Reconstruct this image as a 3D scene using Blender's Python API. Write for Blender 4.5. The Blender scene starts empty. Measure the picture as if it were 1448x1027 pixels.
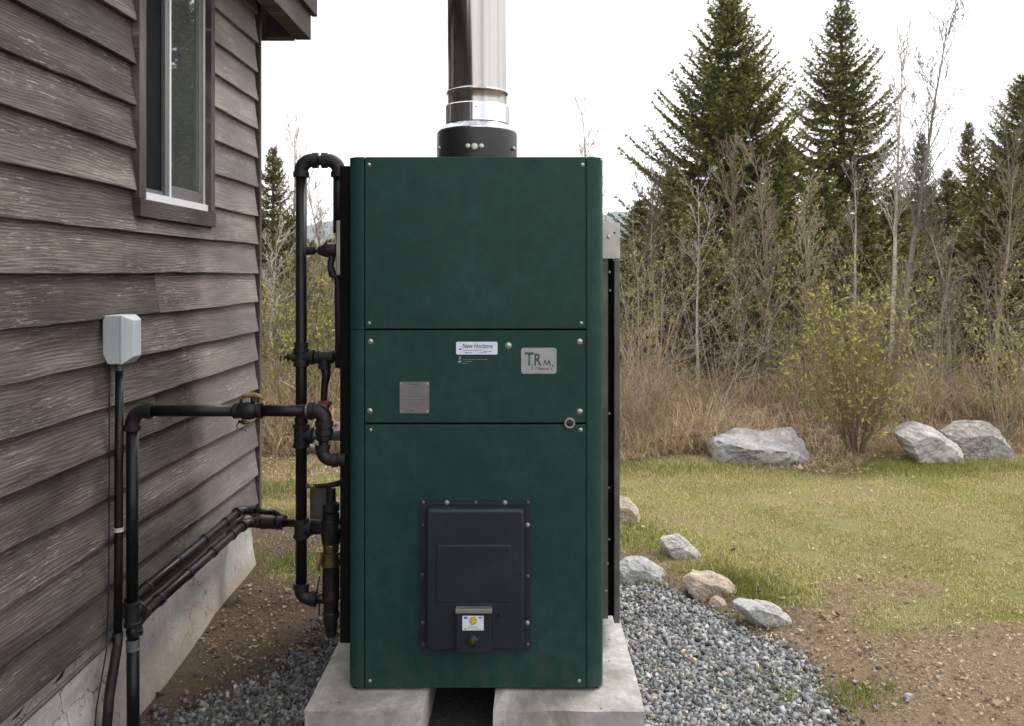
import bpy, bmesh, math, random
import numpy as np
from mathutils import Vector, Matrix

# ------------------------------------------------------------------ camera, sky, sun, exposure
scene = bpy.context.scene
C = scene.collection
FX, PX0, PY0, EYE = 1200.0, 745.0, 387.0, 1.65
cam_d = bpy.data.cameras.new('camera'); cam = bpy.data.objects.new('camera', cam_d); C.objects.link(cam)
cam.location = (0, 0, EYE); cam.rotation_euler = (math.radians(90), 0, 0)
cam_d.sensor_width = 36; cam_d.lens = 36 * FX / 1448
cam_d.shift_x = -(PX0 - 724) / 1448; cam_d.shift_y = -(513.5 - PY0) / 1448
cam_d.clip_start = 0.05; cam_d.clip_end = 5000
cam_d.dof.use_dof = True; cam_d.dof.focus_distance = 3.3; cam_d.dof.aperture_fstop = 7.1
scene.camera = cam

SUN_EL, SUN_AZ = math.radians(58), math.radians(50)          # azimuth measured from +Y towards +X
world = bpy.data.worlds.new('World'); scene.world = world; world.use_nodes = True
wt = world.node_tree; wn = wt.nodes; wl = wt.links
bg = wn['Background']; bg.inputs['Strength'].default_value = 0.10
sky = wn.new('ShaderNodeTexSky'); sky.sky_type = 'NISHITA'; sky.sun_disc = False
sky.sun_elevation = SUN_EL; sky.sun_rotation = SUN_AZ; sky.air_density = 1.0; sky.dust_density = 2.0
tc = wn.new('ShaderNodeTexCoord'); mp = wn.new('ShaderNodeMapping'); mp.inputs['Scale'].default_value = (1.2, 1.2, 3.5)
nz = wn.new('ShaderNodeTexNoise'); nz.inputs['Scale'].default_value = 1.6; nz.inputs['Detail'].default_value = 5
cr = wn.new('ShaderNodeValToRGB'); cr.color_ramp.elements[0].position = 0.36; cr.color_ramp.elements[0].color = (.90, .90, .90, 1)
cr.color_ramp.elements[1].position = 0.60; cr.color_ramp.elements[1].color = (1, 1, 1, 1)
mx = wn.new('ShaderNodeMix'); mx.data_type = 'RGBA'; mx.inputs['B'].default_value = (10.6, 10.4, 10.25, 1)
wl.new(tc.outputs['Generated'], mp.inputs['Vector']); wl.new(mp.outputs['Vector'], nz.inputs['Vector'])
wl.new(nz.outputs['Fac'], cr.inputs['Fac']); wl.new(cr.outputs['Color'], mx.inputs['Factor'])
wl.new(sky.outputs['Color'], mx.inputs['A']); wl.new(mx.outputs['Result'], bg.inputs['Color'])

sl = bpy.data.lights.new('sun', 'SUN'); sl.energy = 1.5; sl.angle = math.radians(16); sl.color = (1.0, .965, .91)
sun = bpy.data.objects.new('sun', sl); C.objects.link(sun)
sdir = Vector((math.sin(SUN_AZ) * math.cos(SUN_EL), math.cos(SUN_AZ) * math.cos(SUN_EL), math.sin(SUN_EL)))
sun.rotation_euler = sdir.to_track_quat('Z', 'Y').to_euler(); sun.location = (0, 0, 20)
vs = scene.view_settings; vs.view_transform = 'Standard'; vs.look = 'None'; vs.gamma = 1; vs.exposure = 1.02; vs.use_curve_mapping = False

# ------------------------------------------------------------------ helpers
def P(px, py, d):
    return Vector(((px - PX0) * d / FX, d, EYE + (PY0 - py) * d / FX))
def X_(px, d): return (px - PX0) * d / FX
def Z_(py, d): return EYE + (PY0 - py) * d / FX

def hash2(ix, iy, s):
    n = (ix.astype(np.int64) * 374761393 + iy.astype(np.int64) * 668265263 + s * 1442695) & 0x7fffffff
    n = ((n ^ (n >> 13)) * 1274126177) & 0x7fffffff
    return ((n ^ (n >> 16)) & 0xffff) / 65535.0
def vnoise(x, y, s=0):
    x = np.asarray(x, float); y = np.asarray(y, float)
    ix = np.floor(x); iy = np.floor(y); fx = x - ix; fy = y - iy
    fx = fx * fx * (3 - 2 * fx); fy = fy * fy * (3 - 2 * fy)
    a = hash2(ix, iy, s); b = hash2(ix + 1, iy, s); c = hash2(ix, iy + 1, s); d = hash2(ix + 1, iy + 1, s)
    return (a * (1 - fx) + b * fx) * (1 - fy) + (c * (1 - fx) + d * fx) * fy
def fbm(x, y, s=0, o=4):
    r = 0; a = .5; t = 0
    for i in range(o):
        r = r + a * vnoise(np.asarray(x) * 2 ** i, np.asarray(y) * 2 ** i, s + i * 17); t += a; a *= .5
    return r / t
def sstep(a, b, x):
    t = np.clip((np.asarray(x, float) - a) / (b - a), 0, 1); return t * t * (3 - 2 * t)

def link(name, me, mat=None, parent=None):
    o = bpy.data.objects.new(name, me); C.objects.link(o)
    if mat is not None and not me.materials: me.materials.append(mat)
    if parent is not None: o.parent = parent
    return o
def tag(o, label=None, cat=None, group=None, kind=None):
    if label: o['label'] = label
    if cat: o['category'] = cat
    if group: o['group'] = group
    if kind: o['kind'] = kind
    return o
def empty(name, loc, label, cat, group=None):
    o = bpy.data.objects.new(name, None); C.objects.link(o); o.location = loc; o.empty_display_size = .1
    return tag(o, label, cat, group)
def obj(name, bm, mat, parent=None, smooth=False, world=True):
    me = bpy.data.meshes.new(name); bm.normal_update(); bm.to_mesh(me); bm.free()
    if smooth:
        me.polygons.foreach_set('use_smooth', [True] * len(me.polygons))
    if parent is not None and world:      # geometry was given in scene coordinates
        me.transform(Matrix.Translation(-root_loc(parent)))
    return link(name, me, mat, parent)
def root_loc(o):
    v = Vector((0, 0, 0))
    while o is not None:
        v += Vector(o.location); o = o.parent
    return v
def np_mesh(name, V, F, mat, parent=None, col=None, smooth=False, n=4, world=True):
    V = np.asarray(V, np.float32); F = np.asarray(F, np.int32)
    if parent is not None and world: V = V - np.array(root_loc(parent), np.float32)
    me = bpy.data.meshes.new(name)
    me.vertices.add(len(V)); me.vertices.foreach_set('co', V.ravel())
    me.loops.add(F.size); me.loops.foreach_set('vertex_index', F.ravel())
    me.polygons.add(len(F)); me.polygons.foreach_set('loop_start', np.arange(0, F.size, n, dtype=np.int32))
    me.polygons.foreach_set('loop_total', np.full(len(F), n, np.int32))
    if smooth: me.polygons.foreach_set('use_smooth', np.ones(len(F), bool))
    me.update(calc_edges=True)
    if col is not None:
        a = me.color_attributes.new('col', 'FLOAT_COLOR', 'POINT')
        c = np.ones((len(V), 4), np.float32); c[:, :3] = col; a.data.foreach_set('color', c.ravel())
    return link(name, me, mat, parent)

def add_box(bm, lo, hi, bevel=0, seg=2):
    vsn = []
    for z in (lo[2], hi[2]):
        for x, y in ((lo[0], lo[1]), (hi[0], lo[1]), (hi[0], hi[1]), (lo[0], hi[1])):
            vsn.append(bm.verts.new((x, y, z)))
    fs = [(0, 3, 2, 1), (4, 5, 6, 7), (0, 1, 5, 4), (1, 2, 6, 5), (2, 3, 7, 6), (3, 0, 4, 7)]
    faces = [bm.faces.new([vsn[i] for i in f]) for f in fs]
    if bevel:
        es = list({e for f in faces for e in f.edges})
        bmesh.ops.bevel(bm, geom=es, offset=bevel, segments=seg, profile=.6, affect='EDGES')
    return bm
def box(lo, hi, bevel=0, seg=2):
    return add_box(bmesh.new(), lo, hi, bevel, seg)
def add_prism(bm, pts, axis, a, b, bevel=0):
    """polygon pts (2D) extruded along axis between a and b.  axis y: pts=(x,z); axis z: pts=(x,y); axis x: pts=(y,z)"""
    def mk(p, t):
        return {'y': (p[0], t, p[1]), 'z': (p[0], p[1], t), 'x': (t, p[0], p[1])}[axis]
    A = [bm.verts.new(mk(p, a)) for p in pts]; B = [bm.verts.new(mk(p, b)) for p in pts]
    n = len(pts); fs = []
    fs.append(bm.faces.new(A[::-1])); fs.append(bm.faces.new(B))
    for i in range(n): fs.append(bm.faces.new((A[i], A[(i + 1) % n], B[(i + 1) % n], B[i])))
    bmesh.ops.recalc_face_normals(bm, faces=fs)
    if bevel:
        es = list(fs[0].edges)
        bmesh.ops.bevel(bm, geom=es, offset=bevel, segments=2, profile=.6, affect='EDGES')
    return bm
def rrect(x0, z0, x1, z1, r, n=5):
    pts = []
    for cx, cz, a0 in ((x1 - r, z0 + r, -90), (x1 - r, z1 - r, 0), (x0 + r, z1 - r, 90), (x0 + r, z0 + r, 180)):
        for i in range(n + 1):
            a = math.radians(a0 + 90 * i / n); pts.append((cx + r * math.cos(a), cz + r * math.sin(a)))
    return pts
def add_tube(bm, path, r, n=14, caps=True):
    path = [Vector(p) for p in path]
    rs = r if isinstance(r, (list, tuple)) else [r] * len(path)
    t0 = (path[1] - path[0]).normalized()
    up = Vector((0, 0, 1)) if abs(t0.z) < .9 else Vector((1, 0, 0))
    u = t0.cross(up).normalized(); v = t0.cross(u)
    rings = []; prev = t0
    for i, p in enumerate(path):
        if i == 0: t = t0
        elif i == len(path) - 1: t = (path[i] - path[i - 1])
        else: t = (path[i + 1] - path[i - 1])
        if t.length < 1e-9: t = prev.copy()
        t.normalize()
        q = prev.rotation_difference(t); u = q @ u; v = q @ v; prev = t
        rings.append([bm.verts.new(p + rs[i] * (math.cos(a) * u + math.sin(a) * v)) for a in [2 * math.pi * k / n for k in range(n)]])
    fs = []
    for a, b in zip(rings, rings[1:]):
        for k in range(n): fs.append(bm.faces.new((a[k], a[(k + 1) % n], b[(k + 1) % n], b[k])))
    for f in fs: f.smooth = True
    if caps:
        bm.faces.new(rings[0][::-1]); bm.faces.new(rings[-1])
    return bm
def profile_path(a, b, prof):
    """lathe as a tube: prof = [(t, r)] with t metres from a towards b"""
    a = Vector(a); d = (Vector(b) - a).normalized()
    return [a + d * t for t, _ in prof], [r for _, r in prof]
def add_lathe(bm, a, b, prof, n=20):
    """surface of revolution about the axis a->b, flat-ended steps kept sharp"""
    a = Vector(a); t = (Vector(b) - a).normalized()
    up = Vector((0, 0, 1)) if abs(t.z) < .9 else Vector((1, 0, 0))
    u = t.cross(up).normalized(); v = t.cross(u)
    rings = [[bm.verts.new(a + t * s + r * (math.cos(2 * math.pi * k / n) * u + math.sin(2 * math.pi * k / n) * v)) for k in range(n)] for s, r in prof]
    for (A, B), (p0, p1) in zip(zip(rings, rings[1:]), zip(prof, prof[1:])):
        for k in range(n):
            f = bm.faces.new((A[k], A[(k + 1) % n], B[(k + 1) % n], B[k])); f.smooth = True
    bm.faces.new(rings[0][::-1]); bm.faces.new(rings[-1]); bm.normal_update()
    for e in bm.edges:
        if len(e.link_faces) == 2 and e.calc_face_angle(0) > math.radians(35): e.smooth = False
    return bm
def arc_corner(p, a, b, R, n=7):
    """points rounding corner p between directions a (incoming from p+a) and b (outgoing p+b)"""
    a = Vector(a).normalized(); b = Vector(b).normalized(); p = Vector(p)
    ang = a.angle(b); d = R / math.tan(ang / 2)
    s = p + a * d; e = p + b * d; c = p + (a + b).normalized() * (R / math.sin(ang / 2))
    out = []
    om = (s - c).angle(e - c)
    for i in range(n + 1):
        t = i / n
        out.append(c + (s - c) * (math.sin((1 - t) * om) / math.sin(om)) + (e - c) * (math.sin(t * om) / math.sin(om)))
    return out, d

# ------------------------------------------------------------------ materials
class NT:
    def __init__(s, name):
        s.m = bpy.data.materials.new(name); s.m.use_nodes = True; s.t = s.m.node_tree
        s.b = s.t.nodes['Principled BSDF']; s.tc = s.n('ShaderNodeTexCoord')
    def n(s, k, **kw):
        x = s.t.nodes.new(k)
        for a, b in kw.items(): setattr(x, a, b)
        return x
    def l(s, a, b): s.t.links.new(a, b)
    def map(s, scale=(1, 1, 1), src=None, loc=None):
        m = s.n('ShaderNodeMapping'); m.inputs['Scale'].default_value = scale
        if loc: m.inputs['Location'].default_value = loc
        s.l(src or s.tc.outputs['Object'], m.inputs['Vector']); return m.outputs['Vector']
    def noise(s, scale, vec=None, detail=4, rough=.55, dist=0, out='Fac'):
        x = s.n('ShaderNodeTexNoise'); x.inputs['Scale'].default_value = scale; x.inputs['Detail'].default_value = detail
        x.inputs['Roughness'].default_value = rough; x.inputs['Distortion'].default_value = dist
        s.l(vec if vec is not None else s.tc.outputs['Object'], x.inputs['Vector']); return x.outputs[out]
    def ramp(s, fac, stops, interp='LINEAR'):
        r = s.n('ShaderNodeValToRGB'); r.color_ramp.interpolation = interp; e = r.color_ramp.elements
        for i, (p, c) in enumerate(stops):
            if isinstance(c, (int, float)): c = (c, c, c)
            el = e[i] if i < 2 else e.new(p)
            el.position = p; el.color = (*c, 1)
        s.l(fac, r.inputs['Fac']); return r.outputs['Color']
    def mix(s, fac, a, b, mode='MIX'):
        m = s.n('ShaderNodeMix', data_type='RGBA', blend_type=mode)
        for v, k in ((fac, 'Factor'), (a, 'A'), (b, 'B')):
            if isinstance(v, (int, float)): 
                if k == 'Factor': m.inputs[k].default_value = v
                else: m.inputs[k].default_value = (v, v, v, 1)
            elif isinstance(v, tuple): m.inputs[k].default_value = (*v, 1)
            else: s.l(v, m.inputs[k])
        return m.outputs['Result']
    def math(s, op, a, b=0.0, c=None):
        m = s.n('ShaderNodeMath', operation=op)
        for i, v in enumerate((a, b) if c is None else (a, b, c)):
            if isinstance(v, (int, float)): m.inputs[i].default_value = v
            else: s.l(v, m.inputs[i])
        return m.outputs[0]
    def sep(s, vec=None):
        x = s.n('ShaderNodeSeparateXYZ'); s.l(vec or s.tc.outputs['Object'], x.inputs[0]); return x.outputs
    def bump(s, h, strength=.3, dist=.01):
        x = s.n('ShaderNodeBump'); x.inputs['Strength'].default_value = strength; x.inputs['Distance'].default_value = dist
        s.l(h, x.inputs['Height']); s.l(x.outputs[0], s.b.inputs['Normal'])
    def col(s, c):
        if isinstance(c, tuple): s.b.inputs['Base Color'].default_value = (*c, 1)
        else: s.l(c, s.b.inputs['Base Color'])
    def set(s, **k):
        for a, v in k.items():
            i = s.b.inputs[a.replace('_', ' ')]
            if isinstance(v, (int, float)): i.default_value = v
            else: s.l(v, i)
        return s.m
    def attr(s, name='col'):
        a = s.n('ShaderNodeAttribute'); a.attribute_name = name; return a.outputs['Color']
    def rnd(s): return s.n('ShaderNodeObjectInfo').outputs['Random']
    def geo_pos(s): return s.n('ShaderNodeNewGeometry').outputs['Position']

def m_simple(name, c, rough=.5, metal=0, var=.25, scale=30, bump=.1, bd=.002, spec=.5):
    t = NT(name); f = t.noise(scale)
    t.col(t.mix(t.ramp(f, [(.3, 0.), (.7, 1.)]), tuple(x * (1 - var) for x in c), tuple(min(1, x * (1 + var)) for x in c)))
    if bump: t.bump(t.noise(scale * 4), bump, bd)
    return t.set(Roughness=t.math('ADD', t.math('MULTIPLY', t.noise(scale * .6), .25), rough - .12), Metallic=metal, Specular_IOR_Level=spec)

def m_wood(name, dark, mid, lite, vertical=False, silver_lit=False):
    t = NT(name)
    pos = t.geo_pos(); r = t.rnd()
    cx = t.n('ShaderNodeCombineXYZ'); s = t.sep(pos)
    along = s[2] if vertical else s[1]; across = s[1] if vertical else s[2]
    off = t.math('MULTIPLY', r, 37.0)
    t.l(t.math('ADD', along, off), cx.inputs[0]); t.l(t.math('ADD', across, off), cx.inputs[1]); t.l(off, cx.inputs[2])
    v = cx.outputs[0]
    warp = t.noise(1.0, t.map((1.1, 5.0, 1), v), 2, .5)
    warp2 = t.noise(1.0, t.map((4, 40.0, 1), v), 2, .5)
    ph = t.math('ADD', t.math('MULTIPLY', t.sep(v)[1], 520.0), t.math('ADD', t.math('MULTIPLY', warp, 62.0), t.math('MULTIPLY', warp2, 5.0)))
    rings = t.math('MULTIPLY_ADD', t.math('SINE', ph), .5, .5)
    fine = t.noise(1.0, t.map((5.0, 420.0, 1), v), 4, .65)
    broad = t.noise(1.0, t.map((1.2, 9.0, 1), v), 3, .6)
    g = t.math('ADD', t.math('MULTIPLY', rings, .09), t.math('ADD', t.math('MULTIPLY', fine, .66), t.math('MULTIPLY', broad, .42)))
    col = t.ramp(g, [(.34, dark), (.56, mid), (.78, lite)])
    col = t.mix(t.math('MULTIPLY', t.math('SUBTRACT', r, .35), 1.0), col, (.030, .023, .019))
    fl = t.ramp(t.noise(1.0, t.map((14, 190.0, 1), v), 5, .75), [(.56, 0.), (.66, 1.)])
    fm = t.ramp(t.noise(1.0, t.map((2.2, 14.0, 1), v), 3, .6), [(.45, 0.), (.62, .85)])
    col = t.mix(t.math('MULTIPLY', fl, fm), col, tuple(min(1, x * 1.9) for x in lite))
    kd = t.ramp(t.noise(1.0, t.map((7, 110.0, 1), v), 4, .7), [(.62, 0.), (.70, .8)]); col = t.mix(kd, col, (.014, .011, .009))
    bl = t.ramp(t.noise(1.0, t.map((1.1, 3.2, 1), v), 4, .6), [(.38, .50), (.64, 1.22)])
    col = t.mix(1.0, col, bl, 'MULTIPLY')
    if silver_lit:     # rain silvering plus light from the opening, painted as paler boards by the corner
        m = t.ramp(t.math('ADD', s[1], t.math('MULTIPLY', t.noise(5.0, pos), .35)), [(.0, 0.), (.999, 1.)])
        m = t.n('ShaderNodeMapRange'); m.interpolation_type = 'SMOOTHSTEP'
        t.l(t.math('ADD', s[1], t.math('MULTIPLY', t.noise(4.0, pos), .28)), m.inputs[0])
        m.inputs[1].default_value = 3.98; m.inputs[2].default_value = 4.2
        amt = t.math('MULTIPLY', m.outputs[0], t.math('MULTIPLY_ADD', t.noise(2.2, pos), 1.2, .05))
        col = t.mix(amt, col, t.mix(1.0, t.mix(.5, col, (.17, .158, .15)), 1.6, 'MULTIPLY'))
    t.col(col)
    t.bump(t.math('ADD', t.math('MULTIPLY', rings, .22), fine), .6, .0026)
    return t.set(Roughness=.78, Specular_IOR_Level=.25)

M = {}
M['siding'] = m_wood('weathered_cedar', (.016, .012, .010), (.092, .077, .066), (.27, .24, .215), silver_lit=True)
M['trim'] = m_wood('trim_wood', (.03, .023, .02), (.07, .057, .05), (.14, .12, .11))
M['trimv'] = m_wood('trim_wood_upright', (.03, .023, .02), (.075, .06, .053), (.15, .128, .118), vertical=True)
M['dark_wood'] = m_simple('dark_soffit_wood', (.035, .026, .02), .8)

def m_green():
    t = NT('green_powder_coat')
    f = t.noise(3.0, None, 5, .6); g = t.noise(900, None, 2, .5)
    c = t.mix(t.ramp(f, [(.3, 0.), (.75, 1.)]), (.0100, .036, .030), (.0200, .058, .049))
    c = t.mix(t.ramp(t.noise(16.0, None, 6, .7), [(.40, 0.), (.66, .6)]), c, (.0052, .024, .0195))
    c = t.mix(t.ramp(g, [(.35, 0.), (.75, .35)]), c, (.02, .068, .052))
    z = t.sep(t.geo_pos())
    # dust and splash on the lowest part and drip marks under the door
    d = t.n('ShaderNodeMapRange'); t.l(z[2], d.inputs[0]); d.inputs[1].default_value = .42; d.inputs[2].default_value = .12
    dm = t.math('MULTIPLY', d.outputs[0], t.ramp(t.noise(1.0, t.map((28, 28, 5)), 5, .7), [(.42, 0.), (.75, .55)]))
    c = t.mix(dm, c, (.06, .055, .045))
    st = t.ramp(t.noise(1.0, t.map((60, 60, 1.2)), 3, .6), [(.58, 0.), (.8, .16)])
    c = t.mix(st, c, (.05, .075, .068))
    t.col(c); t.bump(g, .22, .0006)
    return t.set(Roughness=t.math('MULTIPLY_ADD', t.noise(6.0, None, 5, .7), .22, .30), Specular_IOR_Level=.14)
M['green'] = m_green()
def rusty(m, amt=.5):
    nt = m.node_tree; b = nt.nodes['Principled BSDF']; src = b.inputs['Base Color'].links[0].from_socket
    tcn = nt.nodes.new('ShaderNodeNewGeometry'); n = nt.nodes.new('ShaderNodeTexNoise'); n.inputs['Scale'].default_value = 14; n.inputs['Detail'].default_value = 8; n.inputs['Roughness'].default_value = .75
    r = nt.nodes.new('ShaderNodeValToRGB'); r.color_ramp.elements[0].position = .56; r.color_ramp.elements[1].position = .74; r.color_ramp.elements[0].color = (0, 0, 0, 1); r.color_ramp.elements[1].color = (amt, amt, amt, 1)
    x = nt.nodes.new('ShaderNodeMix'); x.data_type = 'RGBA'; x.inputs['B'].default_value = (.075, .045, .03, 1)
    nt.links.new(tcn.outputs['Position'], n.inputs['Vector']); nt.links.new(n.outputs['Fac'], r.inputs['Fac']); nt.links.new(r.outputs['Color'], x.inputs['Factor'])
    nt.links.new(src, x.inputs['A']); nt.links.new(x.outputs['Result'], b.inputs['Base Color'])
def m_door():
    t = NT('black_cast_paint')
    sp = t.ramp(t.noise(170, None, 3, .6), [(.70, 0.), (.76, .7)])
    c = t.mix(t.noise(9), (.009, .0105, .0145), (.018, .021, .028)); c = t.mix(sp, c, (.09, .09, .09))
    dz = t.ramp(t.noise(6.0, None, 6, .7), [(.5, 0.), (.8, .35)]); c = t.mix(dz, c, (.045, .047, .052))
    t.col(c); t.bump(t.noise(260), .35, .0012)
    return t.set(Roughness=.42, Specular_IOR_Level=.34)
M['door'] = m_door()
M['black'] = m_simple('black_pipe_paint', (.0055, .0055, .006), .40, spec=.28, bump=.18, bd=.0008, scale=22, var=.4)
M['fitting'] = m_simple('black_malleable_fitting', (.010, .010, .011), .46, spec=.30, bump=.45, bd=.0012, scale=45, var=.35)
M['dark'] = m_simple('dark_recess', (.004, .004, .004), .8, spec=.08)
rusty(M['fitting'], .8); rusty(M['black'], .35)
M['greyfit'] = m_simple('grey_steel_fitting', (.16, .17, .18), .42, .6, bump=.3)
M['galv'] = m_simple('galvanised_sheet', (.34, .34, .32), .42, .75, var=.18, scale=14, bump=.08)
M['galv_dark'] = m_simple('dull_sheet_metal', (.10, .10, .09), .5, .5, var=.3, scale=9, bump=.1)
M['screw'] = m_simple('zinc_screw', (.40, .39, .36), .38, .9, scale=150, bump=.1)
M['brass'] = m_simple('tarnished_brass', (.15, .11, .04), .38, .85, scale=50, var=.35)
M['copper'] = m_simple('rusty_nipple', (.16, .06, .03), .7, .2, scale=60, var=.4)
M['yellow'] = m_simple('worn_yellow_lever', (.24, .145, .03), .5, .0, scale=60, var=.35)
M['white'] = m_simple('white_vinyl', (.62, .62, .64), .35, 0, var=.06, bump=0)
M['sash'] = m_simple('grey_sash', (.10, .095, .10), .45, 0, var=.1, bump=0)
M['screen'] = m_simple('insect_screen', (.006, .0065, .0075), .8, 0, var=.3, scale=8, bump=0, spec=.08)
M['boxgrey'] = m_simple('grey_plastic_box', (.37, .41, .43), .5, 0, var=.06, scale=12, bump=.05)
M['sticker'] = m_simple('white_sticker', (.62, .65, .78), .4, 0, var=.03, bump=0)
M['ink'] = m_simple('dark_ink', (.02, .03, .06), .5, 0, var=.05, bump=0)
M['greenink'] = m_simple('green_ink', (.008, .045, .032), .5, 0, var=.05, bump=0)
M['plate'] = m_simple('brushed_plate', (.30, .31, .33), .42, .55, var=.08, scale=40, bump=.04)
M['plate_dim'] = m_simple('dull_data_plate', (.17, .165, .17), .5, .45, var=.12, scale=30, bump=.06)
M['yellowink'] = m_simple('yellow_ink', (.62, .47, .03), .5, 0, var=.05, bump=0)
M['blueink'] = m_simple('blue_ink', (.03, .12, .25), .5, 0, var=.05, bump=0)
M['redink'] = m_simple('magenta_ink', (.25, .06, .14), .5, 0, var=.05, bump=0)
M['zinc_strap'] = m_simple('strap_plastic', (.42, .43, .45), .5, 0, var=.1, bump=0)
def m_glass():
    t = NT('window_glass'); t.col((.55, .6, .6)); t.bump(t.noise(1.6, None, 2), .015, .02)
    return t.set(Roughness=.01, Transmission_Weight=.92, IOR=1.95, Specular_IOR_Level=.9)
M['glass'] = m_glass()
def m_steel(name, c, r0, streak=True):
    t = NT(name); v = t.map((26, 26, .25))
    s = t.noise(1.0, v, 3, .6); d = t.noise(3.0, t.map((1, 1, .5)), 4, .6)
    t.col(t.mix(t.ramp(s, [(.3, 0.), (.7, 1.)]), tuple(x * .50 for x in c), c))
    t.bump(s, .9, .003)
    return t.set(Roughness=t.math('MULTIPLY_ADD', d, .14, r0), Metallic=1.0)
M['steel'] = m_steel('stainless_flue', (.46, .445, .43), .11)
M['steel2'] = m_steel('stainless_ring', (.66, .68, .72), .12)
M['collar'] = m_simple('black_collar_paint', (.012, .012, .013), .42, .2, scale=30)
def m_concrete(name, lo, hi, stain, pits=.5, cracks=True):
    t = NT(name); p = t.geo_pos()
    f = t.noise(3.2, p, 7, .65); g = t.noise(40, p, 5, .7)
    c = t.mix(t.ramp(f, [(.3, 0.), (.7, 1.)]), lo, hi)
    c = t.mix(t.ramp(g, [(.42, 0.), (.62, .35)]), c, tuple(x * .6 for x in lo))
    vo = t.n('ShaderNodeTexVoronoi'); vo.inputs['Scale'].default_value = 26; t.l(p, vo.inputs['Vector'])
    pit = t.ramp(vo.outputs['Distance'], [(.07, 1.), (.16, 0.)]); pit = t.math('MULTIPLY', pit, t.ramp(t.noise(7, p), [(.5, 0.), (.56, 1.)]))
    c = t.mix(t.math('MULTIPLY', pit, pits), c, (.05, .042, .035))
    h = t.math('SUBTRACT', t.math('MULTIPLY', g, .35), t.math('MULTIPLY', pit, 1.0))
    if cracks:
        v2 = t.n('ShaderNodeTexVoronoi', feature='DISTANCE_TO_EDGE'); v2.inputs['Scale'].default_value = 5.0
        ww = t.n('ShaderNodeMix', data_type='RGBA', blend_type='LINEAR_LIGHT'); ww.inputs['Factor'].default_value = .16
        t.l(t.map((1, .55, 1.3), p), ww.inputs['A']); t.l(t.noise(6, p, 5, .6, out='Color'), ww.inputs['B']); t.l(ww.outputs['Result'], v2.inputs['Vector'])
        ck = t.math('MULTIPLY', t.ramp(v2.outputs['Distance'], [(.004, 1.), (.016, 0.)]), t.ramp(t.noise(3, p), [(.42, 0.), (.52, 1.)]))
        c = t.mix(t.math('MULTIPLY', ck, .8), c, (.05, .045, .04)); h = t.math('SUBTRACT', h, ck)
    if not stain:
        c = t.mix(t.ramp(t.noise(2.6, p, 7, .72, .6), [(.43, 0.), (.62, .8)]), c, (.17, .15, .125))
    if stain:
        z = t.sep(p)[2]; mr = t.n('ShaderNodeMapRange'); mr.interpolation_type = 'SMOOTHSTEP'
        t.l(t.math('ADD', z, t.math('MULTIPLY', t.noise(5, p, 5), .16)), mr.inputs[0]); mr.inputs[1].default_value = .22; mr.inputs[2].default_value = .10
        c = t.mix(t.math('MULTIPLY', mr.outputs[0], t.math('MULTIPLY_ADD', t.noise(9, p, 6, .7), .9, .15)), c, stain)
    t.col(c); t.bump(h, .6, .008)
    return t.set(Roughness=.86, Specular_IOR_Level=.25)
M['concrete'] = m_concrete('pad_concrete', (.28, .275, .26), (.54, .53, .51), None, .8, False)
M['foundation'] = m_concrete('foundation_concrete', (.32, .31, .295), (.52, .505, .48), (.24, .185, .135), .5)
def m_rock(name, lo, hi, vein, scale=4):
    t = NT(name); f = t.noise(scale, None, 7, .65, .5); w = t.noise(scale * 2.2, t.map((1, .5, 2.6)), 6, .7, 1.4)
    c = t.mix(t.ramp(f, [(.3, 0.), (.7, 1.)]), lo, hi)
    c = t.mix(t.ramp(w, [(.52, 0.), (.60, .55), (.68, 0.)]), c, vein)
    c = t.mix(t.ramp(t.noise(scale * 9, None, 5, .7), [(.5, 0.), (.75, .5)]), c, tuple(x * .45 for x in lo))
    t.col(c); t.bump(t.math('ADD', f, t.math('MULTIPLY', t.noise(scale * 9, None, 6, .7), .5)), .8, .03)
    return t.set(Roughness=.85, Specular_IOR_Level=.3)
M['rock_grey'] = m_rock('grey_boulder', (.17, .17, .172), (.36, .36, .36), (.48, .47, .46))
M['rock_pale'] = m_rock('pale_boulder', (.24, .235, .23), (.46, .45, .44), (.60, .58, .55), 6)
M['rock_mottled'] = m_rock('mottled_boulder', (.12, .115, .10), (.34, .33, .31), (.60, .58, .55), 5)
M['rock_tan'] = m_rock('tan_rock', (.30, .23, .18), (.50, .42, .35), (.62, .56, .50), 9)
M['rock_blue'] = m_rock('bluish_flat_rock', (.28, .285, .285), (.48, .48, .475), (.48, .48, .47), 9)
def m_attr(name, rough=.9, trans=0, spec=.2):
    t = NT(name); c = t.attr(); t.col(c); t.set(Roughness=rough, Specular_IOR_Level=spec)
    if trans:
        tr = t.n('ShaderNodeBsdfTranslucent'); t.l(t.mix(1.0, c, (1.25, 1.25, .95), 'MULTIPLY'), tr.inputs['Color']); ms = t.n('ShaderNodeMixShader'); ms.inputs[0].default_value = trans
        t.l(t.b.outputs[0], ms.inputs[1]); t.l(tr.outputs[0], ms.inputs[2]); t.l(ms.outputs[0], t.t.nodes['Material Output'].inputs['Surface'])
    return t.m
M['vcol'] = m_attr('leafy_bits', .8, .35); M['stonecol'] = m_attr('crushed_stone', .8, spec=.3)
def m_bark(name, a, b, spots=None):
    t = NT(name); r = t.rnd(); f = t.noise(1.0, t.map((30, 30, 8)), 4, .6)
    c = t.mix(t.ramp(f, [(.3, 0.), (.7, 1.)]), a, b)
    c = t.mix(1.0, c, t.ramp(r, [(0., .40), (1., 1.45)]), 'MULTIPLY')
    if spots: c = t.mix(t.ramp(t.noise(1.0, t.map((6, 6, 40)), 3), [(.58, 0.), (.66, .8)]), c, spots)
    t.col(c); return t.set(Roughness=.9, Specular_IOR_Level=.2)
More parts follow.
